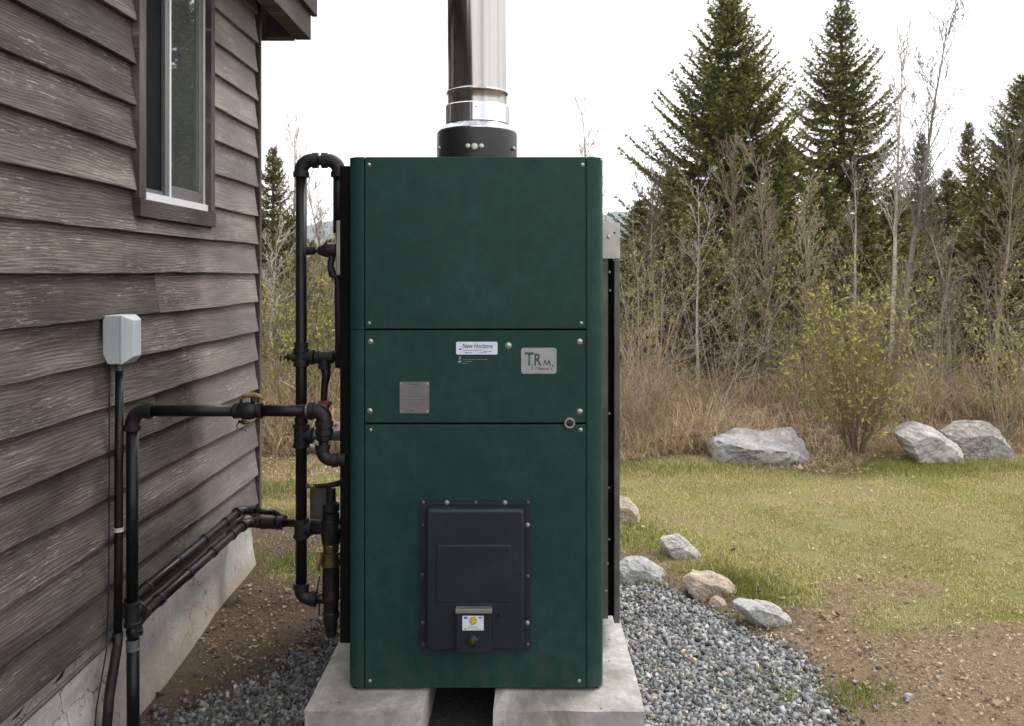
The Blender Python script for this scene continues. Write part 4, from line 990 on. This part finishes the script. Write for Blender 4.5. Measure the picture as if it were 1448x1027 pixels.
# ------------------------------------------------------------------ gravel, litter, grass
rg = np.random.RandomState(7)
def scatter_gravel():
    N = 120000
    x = rg.uniform(-1.6, 1.5, N); y = rg.uniform(2.55, 4.9, N)
    g = masks(x, y)[0]; keep = (rg.rand(N) < np.where(g > .5, 1., g ** 1.5 * .6 + .004)) & ((x > .39) | (x < -.75) | (y < 2.96) | False)
    keep &= (x > WX + .03); x, y = x[keep], y[keep]
    x = x[:56000]; y = y[:56000]; n = len(x)
    s = rg.gamma(3.5, .0014, n) + .0032; s = np.minimum(s, .018)
    ax = np.stack([s * rg.uniform(.8, 1.35, n), s * rg.uniform(.6, 1., n), s * rg.uniform(.35, .7, n)], 1)
    CB = np.array([[a, b, c] for c in (-1, 1) for b in (-1, 1) for a in (-1, 1)], float) * .78
    V = (CB[None] + .75 * (rg.rand(n, 8, 3) - .5)) * ax[:, None]
    q = rg.normal(size=(n, 4)); q[:, 0] += 1.6; q /= np.linalg.norm(q, axis=1)[:, None]
    w, a, b, c = q.T
    Rm = np.stack([1 - 2 * (b * b + c * c), 2 * (a * b - c * w), 2 * (a * c + b * w), 2 * (a * b + c * w), 1 - 2 * (a * a + c * c), 2 * (b * c - a * w), 2 * (a * c - b * w), 2 * (b * c + a * w), 1 - 2 * (a * a + b * b)], 1).reshape(n, 3, 3)
    V = np.einsum('nij,nkj->nki', Rm, V)
    z = gz(x, y) + rg.uniform(-.3, 1.1, n) * s
    V += np.stack([x, y, z], 1)[:, None]
    CF = np.array([[0, 2, 3, 1], [4, 5, 7, 6], [0, 1, 5, 4], [2, 6, 7, 3], [0, 4, 6, 2], [1, 3, 7, 5]])
    F = CF[None] + (np.arange(n) * 8)[:, None, None]
    l = rg.beta(1.5, 2.8, n) * .44 + .04
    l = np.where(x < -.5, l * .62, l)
    col = np.stack([l * .965, l * .995, l * 1.03], 1)
    tn = rg.rand(n); m = tn < .06; col[m] = np.stack([l[m] * 1.5, l[m] * 1.2, l[m] * .85], 1); m = tn > .985; col[m] = .42
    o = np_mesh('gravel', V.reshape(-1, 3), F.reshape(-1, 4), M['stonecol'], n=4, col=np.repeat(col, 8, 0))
    tag(o, 'blue grey crushed stone gravel around the concrete slabs', kind='stuff')
scatter_gravel()

def clods():
    r = np.random.RandomState(19); N = 60000; x = r.uniform(-1.5, 3.4, N); y = r.uniform(2.6, 6.2, N); g, m, thin, lit = masks(x, y)
    p = (1 - g) * (1 - .9 * m) * sstep(.3, .6, fbm(x * 4, y * 4, 8)); k = (r.rand(N) < p) & (x > WX + .04) & (x < y * .6 + .3) & ((x > .45) | (x < -.78)); x, y = x[k][:11000], y[k][:11000]; n = len(x)
    s = r.gamma(2.0, .0013, n) + .0012; V = IV1[None] * (1 + .6 * (r.rand(n, 12, 1) - .5)) * (s[:, None, None] * np.array([1, 1, .6]))
    V = V + np.stack([x, y, gz(x, y)], 1)[:, None]; F = IF1[None] + (np.arange(n) * 12)[:, None, None]
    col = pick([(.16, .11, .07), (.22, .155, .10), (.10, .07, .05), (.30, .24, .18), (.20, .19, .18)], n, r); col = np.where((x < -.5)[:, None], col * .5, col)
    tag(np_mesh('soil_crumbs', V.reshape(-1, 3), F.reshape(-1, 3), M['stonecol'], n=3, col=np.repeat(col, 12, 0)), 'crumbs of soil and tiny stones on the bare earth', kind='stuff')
def blades(name, x, y, h, w, col, lean, label, seed, z0=None, seg=2, curl=.5, mat='vcol'):
    r = np.random.RandomState(seed); n = len(x); th = r.uniform(0, 2 * np.pi, n); fa = th + np.pi / 2 + r.uniform(-.5, .5, n)
    z = gz(x, y) if z0 is None else z0
    base = np.stack([x, y, z], 1); dirv = np.stack([np.cos(th), np.sin(th), np.zeros(n)], 1); side = np.stack([np.cos(fa), np.sin(fa), np.zeros(n)], 1)
    rows = []
    for k in range(seg + 1):
        t = k / seg; l = lean * (t ** 1.6)
        p = base + dirv * (h * l)[:, None] + np.array([0, 0, 1.]) * (h * t * np.sqrt(np.maximum(.05, 1 - (lean * .85 * t) ** 2)))[:, None]
        ww = (w * (1 - t) ** .6 * .5 + w * .04)[:, None] * side
        rows += [p - ww, p + ww]
    V = np.stack(rows, 1); m = 2 * (seg + 1)
    f = np.array([[2 * k, 2 * k + 1, 2 * k + 3, 2 * k + 2] for k in range(seg)])
    F = (f[None] + (np.arange(n) * m)[:, None, None]).reshape(-1, 4)
    o = np_mesh(name, V.reshape(-1, 3), F, M[mat], col=np.repeat(col, m, 0)); return tag(o, label, kind='stuff')
def pick(pal, n, r, jit=.25):
    pal = np.array(pal); c = pal[r.randint(len(pal), size=n)] * (1 + jit * (r.rand(n, 1) * 2 - 1)); return np.clip(c, 0, 1)
GREEN = [(.16, .20, .035), (.21, .24, .05), (.12, .16, .03), (.28, .275, .08), (.25, .24, .075)]
STRAW = [(.50, .41, .22), (.40, .32, .165), (.32, .25, .13), (.58, .49, .29)]
clods()
def lawn():
    r = np.random.RandomState(12)
    N = 900000
    # uniform in the picture's depth: more blades near
    y = 3.1 + 5.2 * r.rand(N) ** 1.35; x = -3.4 + r.rand(N) * 10.4
    vis = (x < y * .60 + .4) & ((x > .3) | (x < -.75)) & ~((x < -.7) & (y < 4.55)) & ((x > -.3 * y - .6)) & ~((x < WX + .06) & (y < 4.9))
    x, y = x[vis], y[vis]; g, m, thin, lit = masks(x, y)
    clump = fbm(x * 5, y * 5, 91); patch = fbm(x * 1.4, y * 1.4, 14)
    dens = m * (1 - .8 * thin) * sstep(.26, .56, clump * .6 + patch * .4) * (1 - .9 * lit) + .015
    k = r.rand(len(x)) < dens * 1.0; x, y, patch, thin, m = x[k], y[k], patch[k], thin[k], m[k]
    n = len(x); dry = r.rand(n) < (.34 + .5 * thin + .3 * sstep(.55, .4, patch))
    strip = np.exp(-((x - 1.0 - .0 * y) ** 2 / .06 + (y - 4.35) ** 2 / .08)) + np.exp(-((y - 7.35) ** 2) / .15) * .6
    dry &= r.rand(n) > strip
    col = np.where(dry[:, None], pick(STRAW, n, r), pick(GREEN, n, r)); 
    col = col * (1 - .35 * strip[:, None] * ~dry[:, None])
    h = r.uniform(.008, .022, n) * (1 + 2.6 * np.clip(strip, 0, 1)); h = np.where(dry, h * 1.2, h)
    blades('grass', x, y, h, r.uniform(.0018, .0034, n), col, np.where(dry, r.uniform(.6, 1.15, n), r.uniform(.1, .9, n)), 'thin patchy spring lawn of green and straw blades', 5)
    return n
print('lawn', lawn())
def weeds():
    r = np.random.RandomState(61); xs_, ys__ = [], []
    for px, py, k in ((1065, 848, 260), (1040, 838, 160), (1090, 858, 160), (930, 828, 130), (885, 775, 220), (900, 760, 200), (920, 790, 160), (965, 812, 90), (1105, 985, 160), (1090, 960, 80), (1200, 985, 150), (1225, 1000, 120), (1075, 895, 60),
                      (880, 655, 260), (960, 662, 260), (1010, 660, 160), (1290, 660, 300), (1370, 658, 300), (1430, 655, 220), (1230, 664, 200), (890, 600, 300), (380, 690, 500), (400, 800, 260), (450, 700, 400), (370, 740, 260), (440, 800, 200)):
        d = EYE * FX / (py - PY0); sp = .05 + .035 * (d - 4) * (d > 4)
        xs_.append(X_(px, d) + r.normal(size=k) * sp * 1.6); ys__.append(d + r.normal(size=k) * sp)
    x = np.concatenate(xs_); y = np.concatenate(ys__); n = len(x); far = y > 6
    blades('weeds', x, y, r.uniform(.02, .055, n) * (1 + .9 * far), r.uniform(.003, .006, n), pick(GREEN[:3] + [(.09, .16, .03)], n, r), r.uniform(.2, 1., n), 'fresh green weeds between the border rocks and at the lawn edge', 6)
weeds()
def litter():
    r = np.random.RandomState(33); N = 90000
    x = r.uniform(-3.6, 6.5, N); y = 3.0 + 6.5 * r.rand(N) ** 1.2; g, m, thin, lit = masks(x, y)
    vis = (x < y * .60 + .4) & ((x > .42) | (x < -.75)) & (x > -.33 * y - .4) & ~((x < WX + .05) & (y < 4.9)); cl = fbm(x * 2.3, y * 2.3, 63)
    p = (.10 + .60 * (1 - m) + .5 * lit + .22 * (x < 0) * (y > 4.3)) * sstep(.35, .62, cl) * (1 - .82 * g)
    k = vis & (r.rand(N) < p * 1.6); x, y = x[k], y[k]; n = len(x)
    s = r.gamma(3, .0021, n) * (1 + .8 * (y > 7)) + .002; th = r.uniform(0, 6.28, n); a = np.stack([np.cos(th), np.sin(th), r.uniform(-.3, .3, n)], 1); b = np.stack([-np.sin(th), np.cos(th), r.uniform(-.6, .6, n)], 1)
    c = np.stack([x, y, gz(x, y) + .006 + r.rand(n) * .012], 1); asp = r.uniform(.18, .7, n)
    A = a * s[:, None]; B = b * (s * asp)[:, None]; up = np.array([0, 0, 1.]) * (s * r.uniform(.1, .7, n))[:, None]
    V = np.stack([c - A + up, c - A * .2 - B + up * .3, c + A + up * .8, c + A * .1 + B, c, ], 1)
    f = np.array([[0, 1, 4, 3], [4, 1, 2, 3]]); f = np.array([[0, 1, 4], [1, 2, 4], [2, 3, 4], [3, 0, 4]])
    F = (f[None] + (np.arange(n) * 5)[:, None, None]).reshape(-1, 3)
    col = pick([(.32, .24, .16), (.24, .16, .10), (.40, .33, .24), (.17, .11, .07), (.44, .38, .30), (.28, .19, .12)], n, r)
    tag(np_mesh('leaf_litter', V.reshape(-1, 3), F, M['vcol'], n=3, col=np.repeat(col, 5, 0)), 'scattered dead leaves and chips over soil and lawn', kind='stuff')
litter()
def deadgrass():
    r = np.random.RandomState(44); n = 42000
    y = 7.95 + 3.6 * r.rand(n) ** 1.3; x = -4.5 + r.rand(n) * 12.5
    d = fbm(x * .8, y * .8, 71); k = (d > .34 + .1 * r.rand(n)) & ((x > .6) | (x < -1.4)); x, y, d = x[k], y[k], d[k]; n = len(x)
    d = fbm(x * 1.7, y * 1.7, 171)
    e_ = fbm(x * 1.1, x * 0 + 3, 207); y = y - .75 * np.clip(e_ - .40, 0, 1) * 2.2 * sstep(9.2, 8.0, y)
    h = r.uniform(.10, .60, n) * (.15 + 1.25 * sstep(.35, .65, d)) * sstep(7.3, 8.7, y) + .07
    col = pick([(.42, .33, .22), (.35, .265, .18), (.28, .20, .14), (.50, .42, .30), (.21, .15, .11), (.36, .24, .16)], n, r)
    gr = r.rand(n) < np.where(x < 1.9, .10, .02); col[gr] = pick([(.13, .17, .04)], gr.sum(), r)
    blades('dry_grass', x, y, h, r.uniform(.004, .009, n), col, r.uniform(.45, 1.45, n), 'tan dead grass standing and fallen in front of the thicket', 8, seg=4)
deadgrass()

# ------------------------------------------------------------------ trees and shrubs
def seg_mesh(segs, sides=3):
    S = np.array(segs, np.float64); p0, p1, r0, r1 = S[:, 0:3], S[:, 3:6], S[:, 6], S[:, 7]
    t = p1 - p0; t /= np.linalg.norm(t, axis=1)[:, None] + 1e-9
    up = np.where(np.abs(t[:, 2:3]) < .9, np.array([[0, 0, 1.]]), np.array([[1., 0, 0]])); u = np.cross(t, up); u /= np.linalg.norm(u, axis=1)[:, None]; v = np.cross(t, u)
    out = []
    for p, r in ((p0, r0), (p1, r1)):
        for k in range(sides):
            a = 2 * math.pi * k / sides; out.append(p + r[:, None] * (math.cos(a) * u + math.sin(a) * v))
    V = np.stack(out, 1); f = np.array([[k, (k + 1) % sides, (k + 1) % sides + sides, k + sides] for k in range(sides)])
    F = (f[None] + (np.arange(len(S)) * 2 * sides)[:, None, None]).reshape(-1, 4)
    return V.reshape(-1, 3), F
MINR = .0022
def limb(segs, r, p, d, L, rad, depth, kids, wob=.22, grav=.0, tips=None, trunk=None, taper=.75, up=.10, nseg=6, spread=.7):
    p = np.array(p, float); d = np.array(d, float); d /= np.linalg.norm(d); step = L / nseg; rr = rad
    for i in range(nseg):
        d = d + r.normal(size=3) * wob * .5 + np.array([0, 0, up - grav]); d /= np.linalg.norm(d)
        q = p + d * step; r2 = max(MINR, rad * (1 - (i + 1) / nseg * taper))
        (segs if trunk is None else trunk).append((*p, *q, rr, r2)); rr = r2
        if depth > 0:
            nk = kids[0] if isinstance(kids[0], int) else (1 if r.rand() < kids[0] else 0)
            if i >= (1 if trunk is None else max(1, nseg // 4)):
                for _ in range(nk):
                    s = r.normal(size=3); s -= s.dot(d) * d; s /= np.linalg.norm(s) + 1e-9
                    cd = d * (1 - spread * r.uniform(.45, .9)) + s * spread * r.uniform(.5, 1.0)
                    f = 1 - .55 * (i / nseg)
                    limb(segs, r, p + (q - p) * r.rand(), cd, L * r.uniform(.32, .55) * f, r2 * r.uniform(.4, .62), depth - 1, kids[1:] or [1], wob * 1.15, grav, tips, None, taper, up, max(3, nseg - 2), spread)
        elif tips is not None: tips.append(q)
        p = q
def bud_mesh(tips, r, size, pal, frac=1.):
    T = np.array(tips); T = T[r.rand(len(T)) < frac]; n = len(T); T = T + r.normal(size=(n, 3)) * .015
    a = r.normal(size=(n, 3)); a /= np.linalg.norm(a, axis=1)[:, None]; b = r.normal(size=(n, 3)); b -= (a * b).sum(1)[:, None] * a; b /= np.linalg.norm(b, axis=1)[:, None]
    s = size * r.uniform(.6, 1.4, (n, 1)); V = np.stack([T - a * s, T - b * s * .4, T + a * s, T + b * s * .4], 1)
    F = np.arange(n * 4).reshape(n, 4); return V.reshape(-1, 3), F, np.repeat(pick(pal, n, r), 4, 0)
BUDS = [(.32, .32, .07), (.22, .23, .055), (.40, .37, .10), (.15, .16, .045)]
OLIVE = [(.055, .060, .016), (.085, .085, .022), (.035, .042, .014), (.11, .10, .03), (.07, .075, .02)]
def shrub(seed, h, nst, spread, mat, buds=0., thick=.011, depth=2, kids=(.8, .9, .8), up=.08):
    r = np.random.RandomState(seed); segs = []; tips = []
    for i in range(nst):
        a = r.uniform(0, 6.28); d = (math.cos(a) * spread * r.uniform(.2, 1), math.sin(a) * spread * r.uniform(.2, 1), 1)
        rb = .12 * h * .35 * r.rand()
        limb(segs, r, (math.cos(a) * rb, math.sin(a) * rb, -.05), d, h * r.uniform(.6, 1.08), thick * r.uniform(.5, 1.15), depth, list(kids), .20, 0, tips, None, .85, up, 8, .75)
    V, F = seg_mesh(segs, 3)
    e = bpy.data.objects.new('shrub', None); C.objects.link(e)
    np_mesh('branches', V, F, M[mat], e, world=False)
    if buds > 0:
        bv, bf, bc = bud_mesh(tips, r, .022, BUDS, min(1, buds * 2.2 + .15)); tag(np_mesh('buds', bv, bf, M['vcol'], e, col=bc, world=False), kind='stuff')
    return e
def bare_tree(seed, h, rad, mat, lean=(0, 0), nk=2, buds=0., first=.25, name='bare_tree', spread=.6, blen=.30):
    global MINR; MINR = .0038
    r = np.random.RandomState(seed); trunk = []; segs = []; tips = []
    n = 16; p = np.array([0, 0, -.1]); d = np.array([lean[0], lean[1], 1.]); rr = rad
    for i in range(n):
        d = d + r.normal(size=3) * np.array([.07, .07, 0]) * .38; dn = d / np.linalg.norm(d); q = p + dn * h / n * 1.0
        r2 = max(.004, rad * (1 - (i + 1) / n * .93)); trunk.append((*p, *q, rr, r2)); rr = r2
        if i / n > first:
            for _ in range(nk):
                a = r.uniform(0, 6.28); c = r.uniform(.45, 1.0) * spread; f = 1 - .65 * (i / n - first)
                limb(segs, r, p + (q - p) * r.rand(), (math.cos(a) * c, math.sin(a) * c, 1 - c * .45), h * blen * r.uniform(.5, 1.) * f, max(.006, r2 * .5), 2, [.9, .8], .16, 0, tips, None, .85, .06, 7, .6)
        p = q
    e = bpy.data.objects.new(name, None); C.objects.link(e)
    V, F = seg_mesh(trunk, 8); np_mesh('trunk', V, F, M[mat], e, world=False, smooth=True)
    V, F = seg_mesh(segs, 3); np_mesh('crown', V, F, M[mat], e, world=False)
    if buds:
        bv, bf, bc = bud_mesh(tips, r, .018, BUDS, buds); tag(np_mesh('buds', bv, bf, M['vcol'], e, col=bc, world=False), kind='stuff')
    return e
def spruce(seed, h, w, pal, dens=1.0, gap=.0, bare=.06, name='spruce_tree', tuft=.075):
    """w = half width of the lowest whorl"""
    r = np.random.RandomState(seed); trunk = []; tw = []; nv = []; 
    n = 14; p = np.array([0, 0, -.1])
    pts = [p]
    for i in range(n):
        q = np.array([r.normal() * .015, r.normal() * .015, h * (i + 1) / n - .0]); trunk.append((*p, *q, .018 * h * (1 - i / n) ** .8 + .006, .018 * h * (1 - (i + 1) / n) ** .8 + .006)); p = q
    cs, ds, ls = [], [], []      # twig centre, direction, length
    z = h * bare
    while z < h * .985:
        t = (z - h * bare) / (h * (1 - bare)); L = w * (1 - t) ** 1.02 * (1 + .10 * math.sin(z * 5.1 + seed)) + .05
        nb = int(r.randint(6, 9) * dens) if t < .93 else 4
        a0 = r.uniform(0, 6.28)
        for k in range(nb):
            if r.rand() < gap: continue
            a = a0 + 6.283 * k / nb + r.normal() * .22; Lb = L * r.uniform(.72, 1.16); rise = -.16 + .80 * t + r.normal() * .07
            u = np.array([math.cos(a), math.sin(a), 0]); m = max(4, int(Lb / .085)); pos = np.array([0, 0, z + r.normal() * .03]); sd = np.array([-math.sin(a), math.cos(a), 0])
            pv = pos.copy()
            for j in range(1, m + 1):
                s = j / m; cur = pos + u * Lb * s + np.array([0, 0, 1]) * (Lb * (rise * s - .50 * s * (1 - s) + .15 * s ** 3))
                tw.append((*pv, *cur, .012 * (1 - s) * h / 7 + .006, .012 * (1 - s) * h / 7 + .006)); dirb = (cur - pv) / (np.linalg.norm(cur - pv) + 1e-9)
                lt = (.34 * (1 - s * .80) * min(1., Lb) + .045) * r.uniform(.7, 1.2)
                cs.append((pv + cur) / 2); ds.append(dirb); ls.append(Lb / m * 1.2)
                if s > .12:
                    for sg in (-1, 1):
                        dd = dirb * .75 + sd * sg * .85 + np.array([0, 0, -.20 + .1 * r.normal()]); dd /= np.linalg.norm(dd)
                        q0 = cur.copy(); mm = max(1, int(lt / .07))
                        for g in range(mm):
                            cs.append(q0 + dd * (g + .5) * lt / mm); ds.append(dd); ls.append(lt / mm * 1.25)
                            if mm > 2 and g < mm - 1 and r.rand() < .45:
                                d3 = dd * .6 + dirb * .5 * r.choice([-1, 1]) * .4 + np.array([0, 0, -.5 + r.rand() * .7]); d3 /= np.linalg.norm(d3)
                                cs.append(q0 + dd * (g + .5) * lt / mm + d3 * .05); ds.append(d3); ls.append(.10)
                pv = cur
        z += h * .026 * r.uniform(.7, 1.3) * (1.0 if t < .8 else .7)
    Cc, Dd, Ll = np.array(cs), np.array(ds), np.array(ls); nt = len(Cc)
    # each twig: four ragged needle blades set round it
    Vs = []
    per = 6; base = pick(pal, nt, r, .3)
    for k in range(per):
        s = r.normal(size=(nt, 3)); s -= (s * Dd).sum(1)[:, None] * Dd; s /= np.linalg.norm(s, axis=1)[:, None]
        c2 = Cc + Dd * (r.uniform(-.45, .3, (nt, 1)) * Ll[:, None]); tip = c2 + Dd * (Ll * .55)[:, None] + s * (tuft * r.uniform(.25, .62, (nt, 1)))
        wd = np.cross(Dd, s) * (.009 + .013 * r.rand(nt, 1)); mid = (c2 + tip) / 2 + s * .008
        Vs.append(np.stack([c2, mid - wd, tip, mid + wd], 1))
    V = np.stack(Vs, 1).reshape(-1, 3); F = np.arange(len(V)).reshape(-1, 4)
    e = bpy.data.objects.new(name, None); C.objects.link(e)
    tv, tf = seg_mesh(trunk, 8); np_mesh('trunk', tv, tf, M['bark_dark'], e, world=False, smooth=True)
    bv, bf = seg_mesh(tw, 3); np_mesh('branches', bv, bf, M['bark_dark'], e, world=False)
    np_mesh('crown', V, F, M['vcol'], e, col=np.repeat(base, per * 4, 0), world=False)
    return e
def put(o, x, y, label, cat, group=None, rz=0, s=1, dz=0, sz=None):
    o.location = (x, y, float(gz(x, y)) + dz); o.rotation_euler = (0, 0, rz); o.scale = (s, s, sz or s); return tag(o, label, cat, group)
def dup(o):
    c = o.copy(); C.objects.link(c)
    for k in ('label', 'category', 'group'):
        if k in c: del c[k]
    for ch in o.children:
        d = ch.copy(); C.objects.link(d); d.parent = c
    return c
SPR = [(.080, .098, .022), (.115, .128, .026), (.165, .168, .034), (.042, .060, .018), (.22, .205, .044)]
SPY = [(.12, .12, .03), (.085, .09, .026), (.17, .155, .04), (.055, .062, .022), (.21, .18, .055)]
SPD = [(.06, .075, .045), (.09, .095, .06), (.045, .06, .04), (.12, .11, .075)]
print('spruces')
EV = 'evergreens beyond the lawn'
s1 = spruce(3, 7.5, 3.05, SPR, 1.6); put(s1, X_(1030, 18), 18, 'tallest dense dark green spruce, its top cut off by the picture edge', 'tree', EV, .3)
s2 = spruce(8, 7.9, 2.7, SPR, 1.0, .04); put(s2, X_(1190, 20), 20, 'slim open spruce with pointed top between the big spruce and the birches', 'tree', EV, 1.0, 1, .0)
s3 = spruce(15, 6.0, 1.9, SPY, .9, .1)
g_ = 'olive evergreens behind the thicket'
def even(px, top, d, src, label, rz, wide=1.0, grp=g_, hh=None):
    x = X_(px, d); H = Z_(top, d) - float(gz(x, d)); o = dup(src) ; s = H / hh
    return put(o, x, d, label, 'tree', grp, rz, s * wide, 0, s)
even(1446, 106, 17, s1, 'dark spruce cut by the right picture edge', 2.0, 1.0, EV, 7.4)
even(386, 205, 15, s3, 'olive spruce behind the brush just past the house corner', .4, .9, EV, 6.0)
even(1370, 170, 27, s3, 'greyish small spruce showing above the brush right of the birches', 3.0, .8, EV, 6.0)
even(1303, 188, 30, s3, 'faint small spruce showing behind the double birch', 1.2, .8, EV, 6.0)
put(s3, X_(1108, 17), 17, 'yellowish spruce filling the gap between the two tall spruces', 'tree', EV, .8, .62 , 0, .70)
rr_ = random.Random(9)
lab_o = 'olive green young evergreen half hidden in the bare thicket'
for i, px in enumerate((905, 948, 985, 1040, 1078, 1140, 1165, 1225, 1262, 1318, 1340, 1392, 1420, 1470, 1520, 1580, 1650, 1740)):
    even(px, rr_.uniform(235, 330), rr_.uniform(12.2, 15), s3, lab_o, rr_.uniform(0, 6), rr_.uniform(1.0, 1.5), g_, 6.0)
for i, px in enumerate((340, 405, 440, 478, 520, 640, 760)):
    even(px, rr_.uniform(300, 350), rr_.uniform(14, 18), s3, lab_o, rr_.uniform(0, 6), rr_.uniform(1.0, 1.4), g_, 6.0)

print('shrubs')
TH = 'bare brush shrubs of the thicket'
protos = [shrub(101 + i, h, n, sp, m, b, th, 3, (.8, .75, .8, .6), .02) for i, (h, n, sp, m, b, th) in enumerate((
    (3.6, 6, .45, 'bark', .08, .018), (3.2, 7, .55, 'bark', .34, .014), (2.8, 8, .65, 'bark_red', .05, .012), (4.2, 5, .42, 'bark', .30, .021),
    (2.4, 9, .7, 'bark', .45, .010), (3.0, 7, .6, 'bark_red', .4, .012), (3.8, 5, .5, 'bark_pale', .1, .016)))]
hts = [3.6, 3.2, 2.8, 4.2, 2.4, 3.0, 3.8]
labs = ['tall grey brown leafless shrub in the thicket', 'grey brown shrub with a few yellow green buds in the thicket', 'reddish brown leafless shrub in the thicket', 'tallest kind of budding shrub in the thicket',
        'low dense budding shrub in the thicket', 'reddish shrub with yellow green buds in the thicket', 'pale grey leafless shrub in the thicket']
used = set(); rr_ = random.Random(77); cnt = 0
def place(i, x, y, s, rz):
    o = protos[i] if i not in used else dup(protos[i]); used.add(i)
    o.name = 'shrub'; return put(o, x, y, labs[i], 'shrub', TH, rz, s)
y = 9.0
for row, (yy, step, lo, hi) in enumerate(((9.4, .85, .30, .55), (9.9, .62, .4, .72), (10.7, .62, .45, .78), (11.6, .7, .5, .82), (12.7, .9, .5, .85), (14.0, 1.1, .6, .9), (16.5, 1.6, .6, 1.0))):
    x = -.42 * yy
    while x < .72 * yy:
        if x < -.12 * yy or x > .06 * yy:
            place(rr_.randrange(7), x + rr_.uniform(-.3, .3), yy + rr_.uniform(-.35, .35), rr_.uniform(lo, hi) , rr_.uniform(0, 6.28)); cnt += 1
        x += step
print('shrubs placed', cnt)
fs = shrub(300, 1.6, 44, .50, 'bark_red', .8, .0075, 2, (.8, .7)); put(fs, X_(1212, 7.95), 7.95, 'bushy shrub of upright stems with yellow green buds between the boulders', 'shrub')
fs = shrub(302, 1.35, 22, .7, 'bark_red', .0, .007, 2, (.8, .7)); put(fs, X_(905, 8.2), 8.2, 'low leafless reddish shrub at the lawn edge beside the boiler', 'shrub')
fs = shrub(305, 1.6, 14, .6, 'bark', .25, .009, 2, (.8, .8)); put(fs, X_(1425, 8.5), 8.5, 'leafless shrub behind the mottled boulder', 'shrub')
fs = shrub(306, 1.5, 12, .6, 'bark', .3, .009, 2, (.8, .8)); put(fs, X_(395, 9.0), 9.0, 'small budding shrub past the house corner', 'shrub')
fs = shrub(307, 1.3, 12, .6, 'bark_red', .3, .008, 2, (.8, .8)); put(fs, X_(462, 9.0), 9.0, 'small reddish shrub seen between the riser pipe and the boiler', 'shrub')

print('bare trees')
def slim(px0, px1, top, d, seed, rad, mat, label, **k):
    x = X_(px0, d); z0_ = float(gz(x, d)); h = Z_(top, d) - z0_; ln = (X_(px1, d) - x) / h
    o = bare_tree(seed, h, rad, mat, (ln, 0), **k); return put(o, x, d, label, 'tree', 'bare trees standing in the thicket')
slim(1268, 1318, 18, 10.3, 401, .050, 'bark_pale', 'tall pale birch leaning right above the thicket', nk=3, first=.38, spread=.65, blen=.24)
slim(1256, 1276, 70, 10.4, 402, .040, 'bark_pale', 'tall pale birch standing straight next to the leaning birch', nk=3, first=.4, spread=.6, blen=.22)
slim(1205, 1198, 245, 11.0, 403, .035, 'bark_pale', 'slim pale trunk just left of the double birch', nk=1, first=.4)
slim(1060, 1010, 190, 11.5, 404, .04, 'bark', 'pale bare tree leaning left in front of the big spruce', nk=3, first=.3, spread=.7)
slim(1085, 1105, 215, 11.0, 405, .035, 'bark', 'bare tree with upswept branches between the tall spruces', nk=3, first=.25, spread=.6)
slim(990, 975, 240, 10.5, 406, .022, 'bark_pale', 'slim pale sapling behind the dead grass above the grey boulder', nk=1, first=.45)
slim(935, 926, 225, 11.0, 407, .024, 'bark', 'slim bare sapling near the boiler side of the thicket', nk=2, first=.4)
slim(893, 897, 255, 11.5, 408, .02, 'bark', 'thin bare sapling closest to the boiler cover', nk=1, first=.3)
slim(1345, 1340, 270, 10.0, 409, .03, 'bark_pale', 'forked pale sapling right of the double birch', nk=3, first=.2, spread=.8)
slim(1405, 1420, 230, 11.0, 410, .035, 'bark', 'bare tree near the right picture edge', nk=3, first=.3, spread=.8)
slim(1140, 1160, 260, 10.6, 411, .028, 'bark', 'bare sapling with budding twigs below the slim spruce', nk=3, first=.25, buds=.3)
slim(842, 845, 150, 21, 412, .06, 'bark', 'distant bare tree rising behind the top of the boiler', nk=3, first=.4)
slim(398, 420, 175, 16, 413, .05, 'bark', 'bare tree spreading above the brush past the house corner', nk=3, first=.35, spread=.7)
slim(455, 470, 250, 15, 414, .04, 'bark', 'bare tree between the riser pipe and the boiler', nk=3, first=.3, spread=.7)
slim(385, 378, 330, 9.8, 415, .03, 'bark_pale', 'pale crooked sapling next to the house corner', nk=2, first=.4)
slim(1460, 1440, 150, 14, 416, .045, 'bark', 'bare tree cut by the right picture edge', nk=3, first=.4)
# fallen branches beyond the house corner and beside the boulder
def fallen(px, d, L, seed, label, mat='bark_pale', a=None):
    r = np.random.RandomState(seed); segs = []
    th = a if a is not None else r.uniform(-.5, .5); limb(segs, r, (0, 0, .04), (math.cos(th), math.sin(th), .12), L, .022, 2, [.8, .8], .25, .03, None, None, .8, .0, 8, .8)
    V, F = seg_mesh(segs, 5); o = np_mesh('fallen_branch', V, F, M[mat]); x = X_(px, d); o.location = (x, d, float(gz(x, d)) + .05); tag(o, label, 'branch', 'fallen branches')
fallen(365, 8.4, 1.4, 1, 'pale fallen branch on the leaf litter right behind the house corner', a=.1)
fallen(430, 8.0, 1.1, 2, 'pale fallen branch lying between the riser pipe and the boiler', a=-.4)
fallen(930, 8.1, 1.3, 3, 'brown fallen branch lying left of the grey boulder', 'bark_red', a=.2)
fallen(1290, 8.4, 1.2, 4, 'bent brown branch arching behind the pale boulders', 'bark_red', a=2.8)
hz = bmesh.new(); add_box(hz, (-880, -55, -1.6), (880, 1460, 150)); ho = obj('haze', hz, None)
hm = bpy.data.materials.new('pale_air'); hm.use_nodes = True; ht = hm.node_tree; ht.nodes.clear()
ov = ht.nodes.new('ShaderNodeOutputMaterial'); pv = ht.nodes.new('ShaderNodeVolumePrincipled'); pv.inputs['Color'].default_value = (.80, .87, 1, 1); pv.inputs['Density'].default_value = .0004
ht.links.new(pv.outputs[0], ov.inputs['Volume']); ho.data.materials.append(hm); tag(ho, 'thin pale air between the lawn and the far hills', kind='stuff')
print('done')
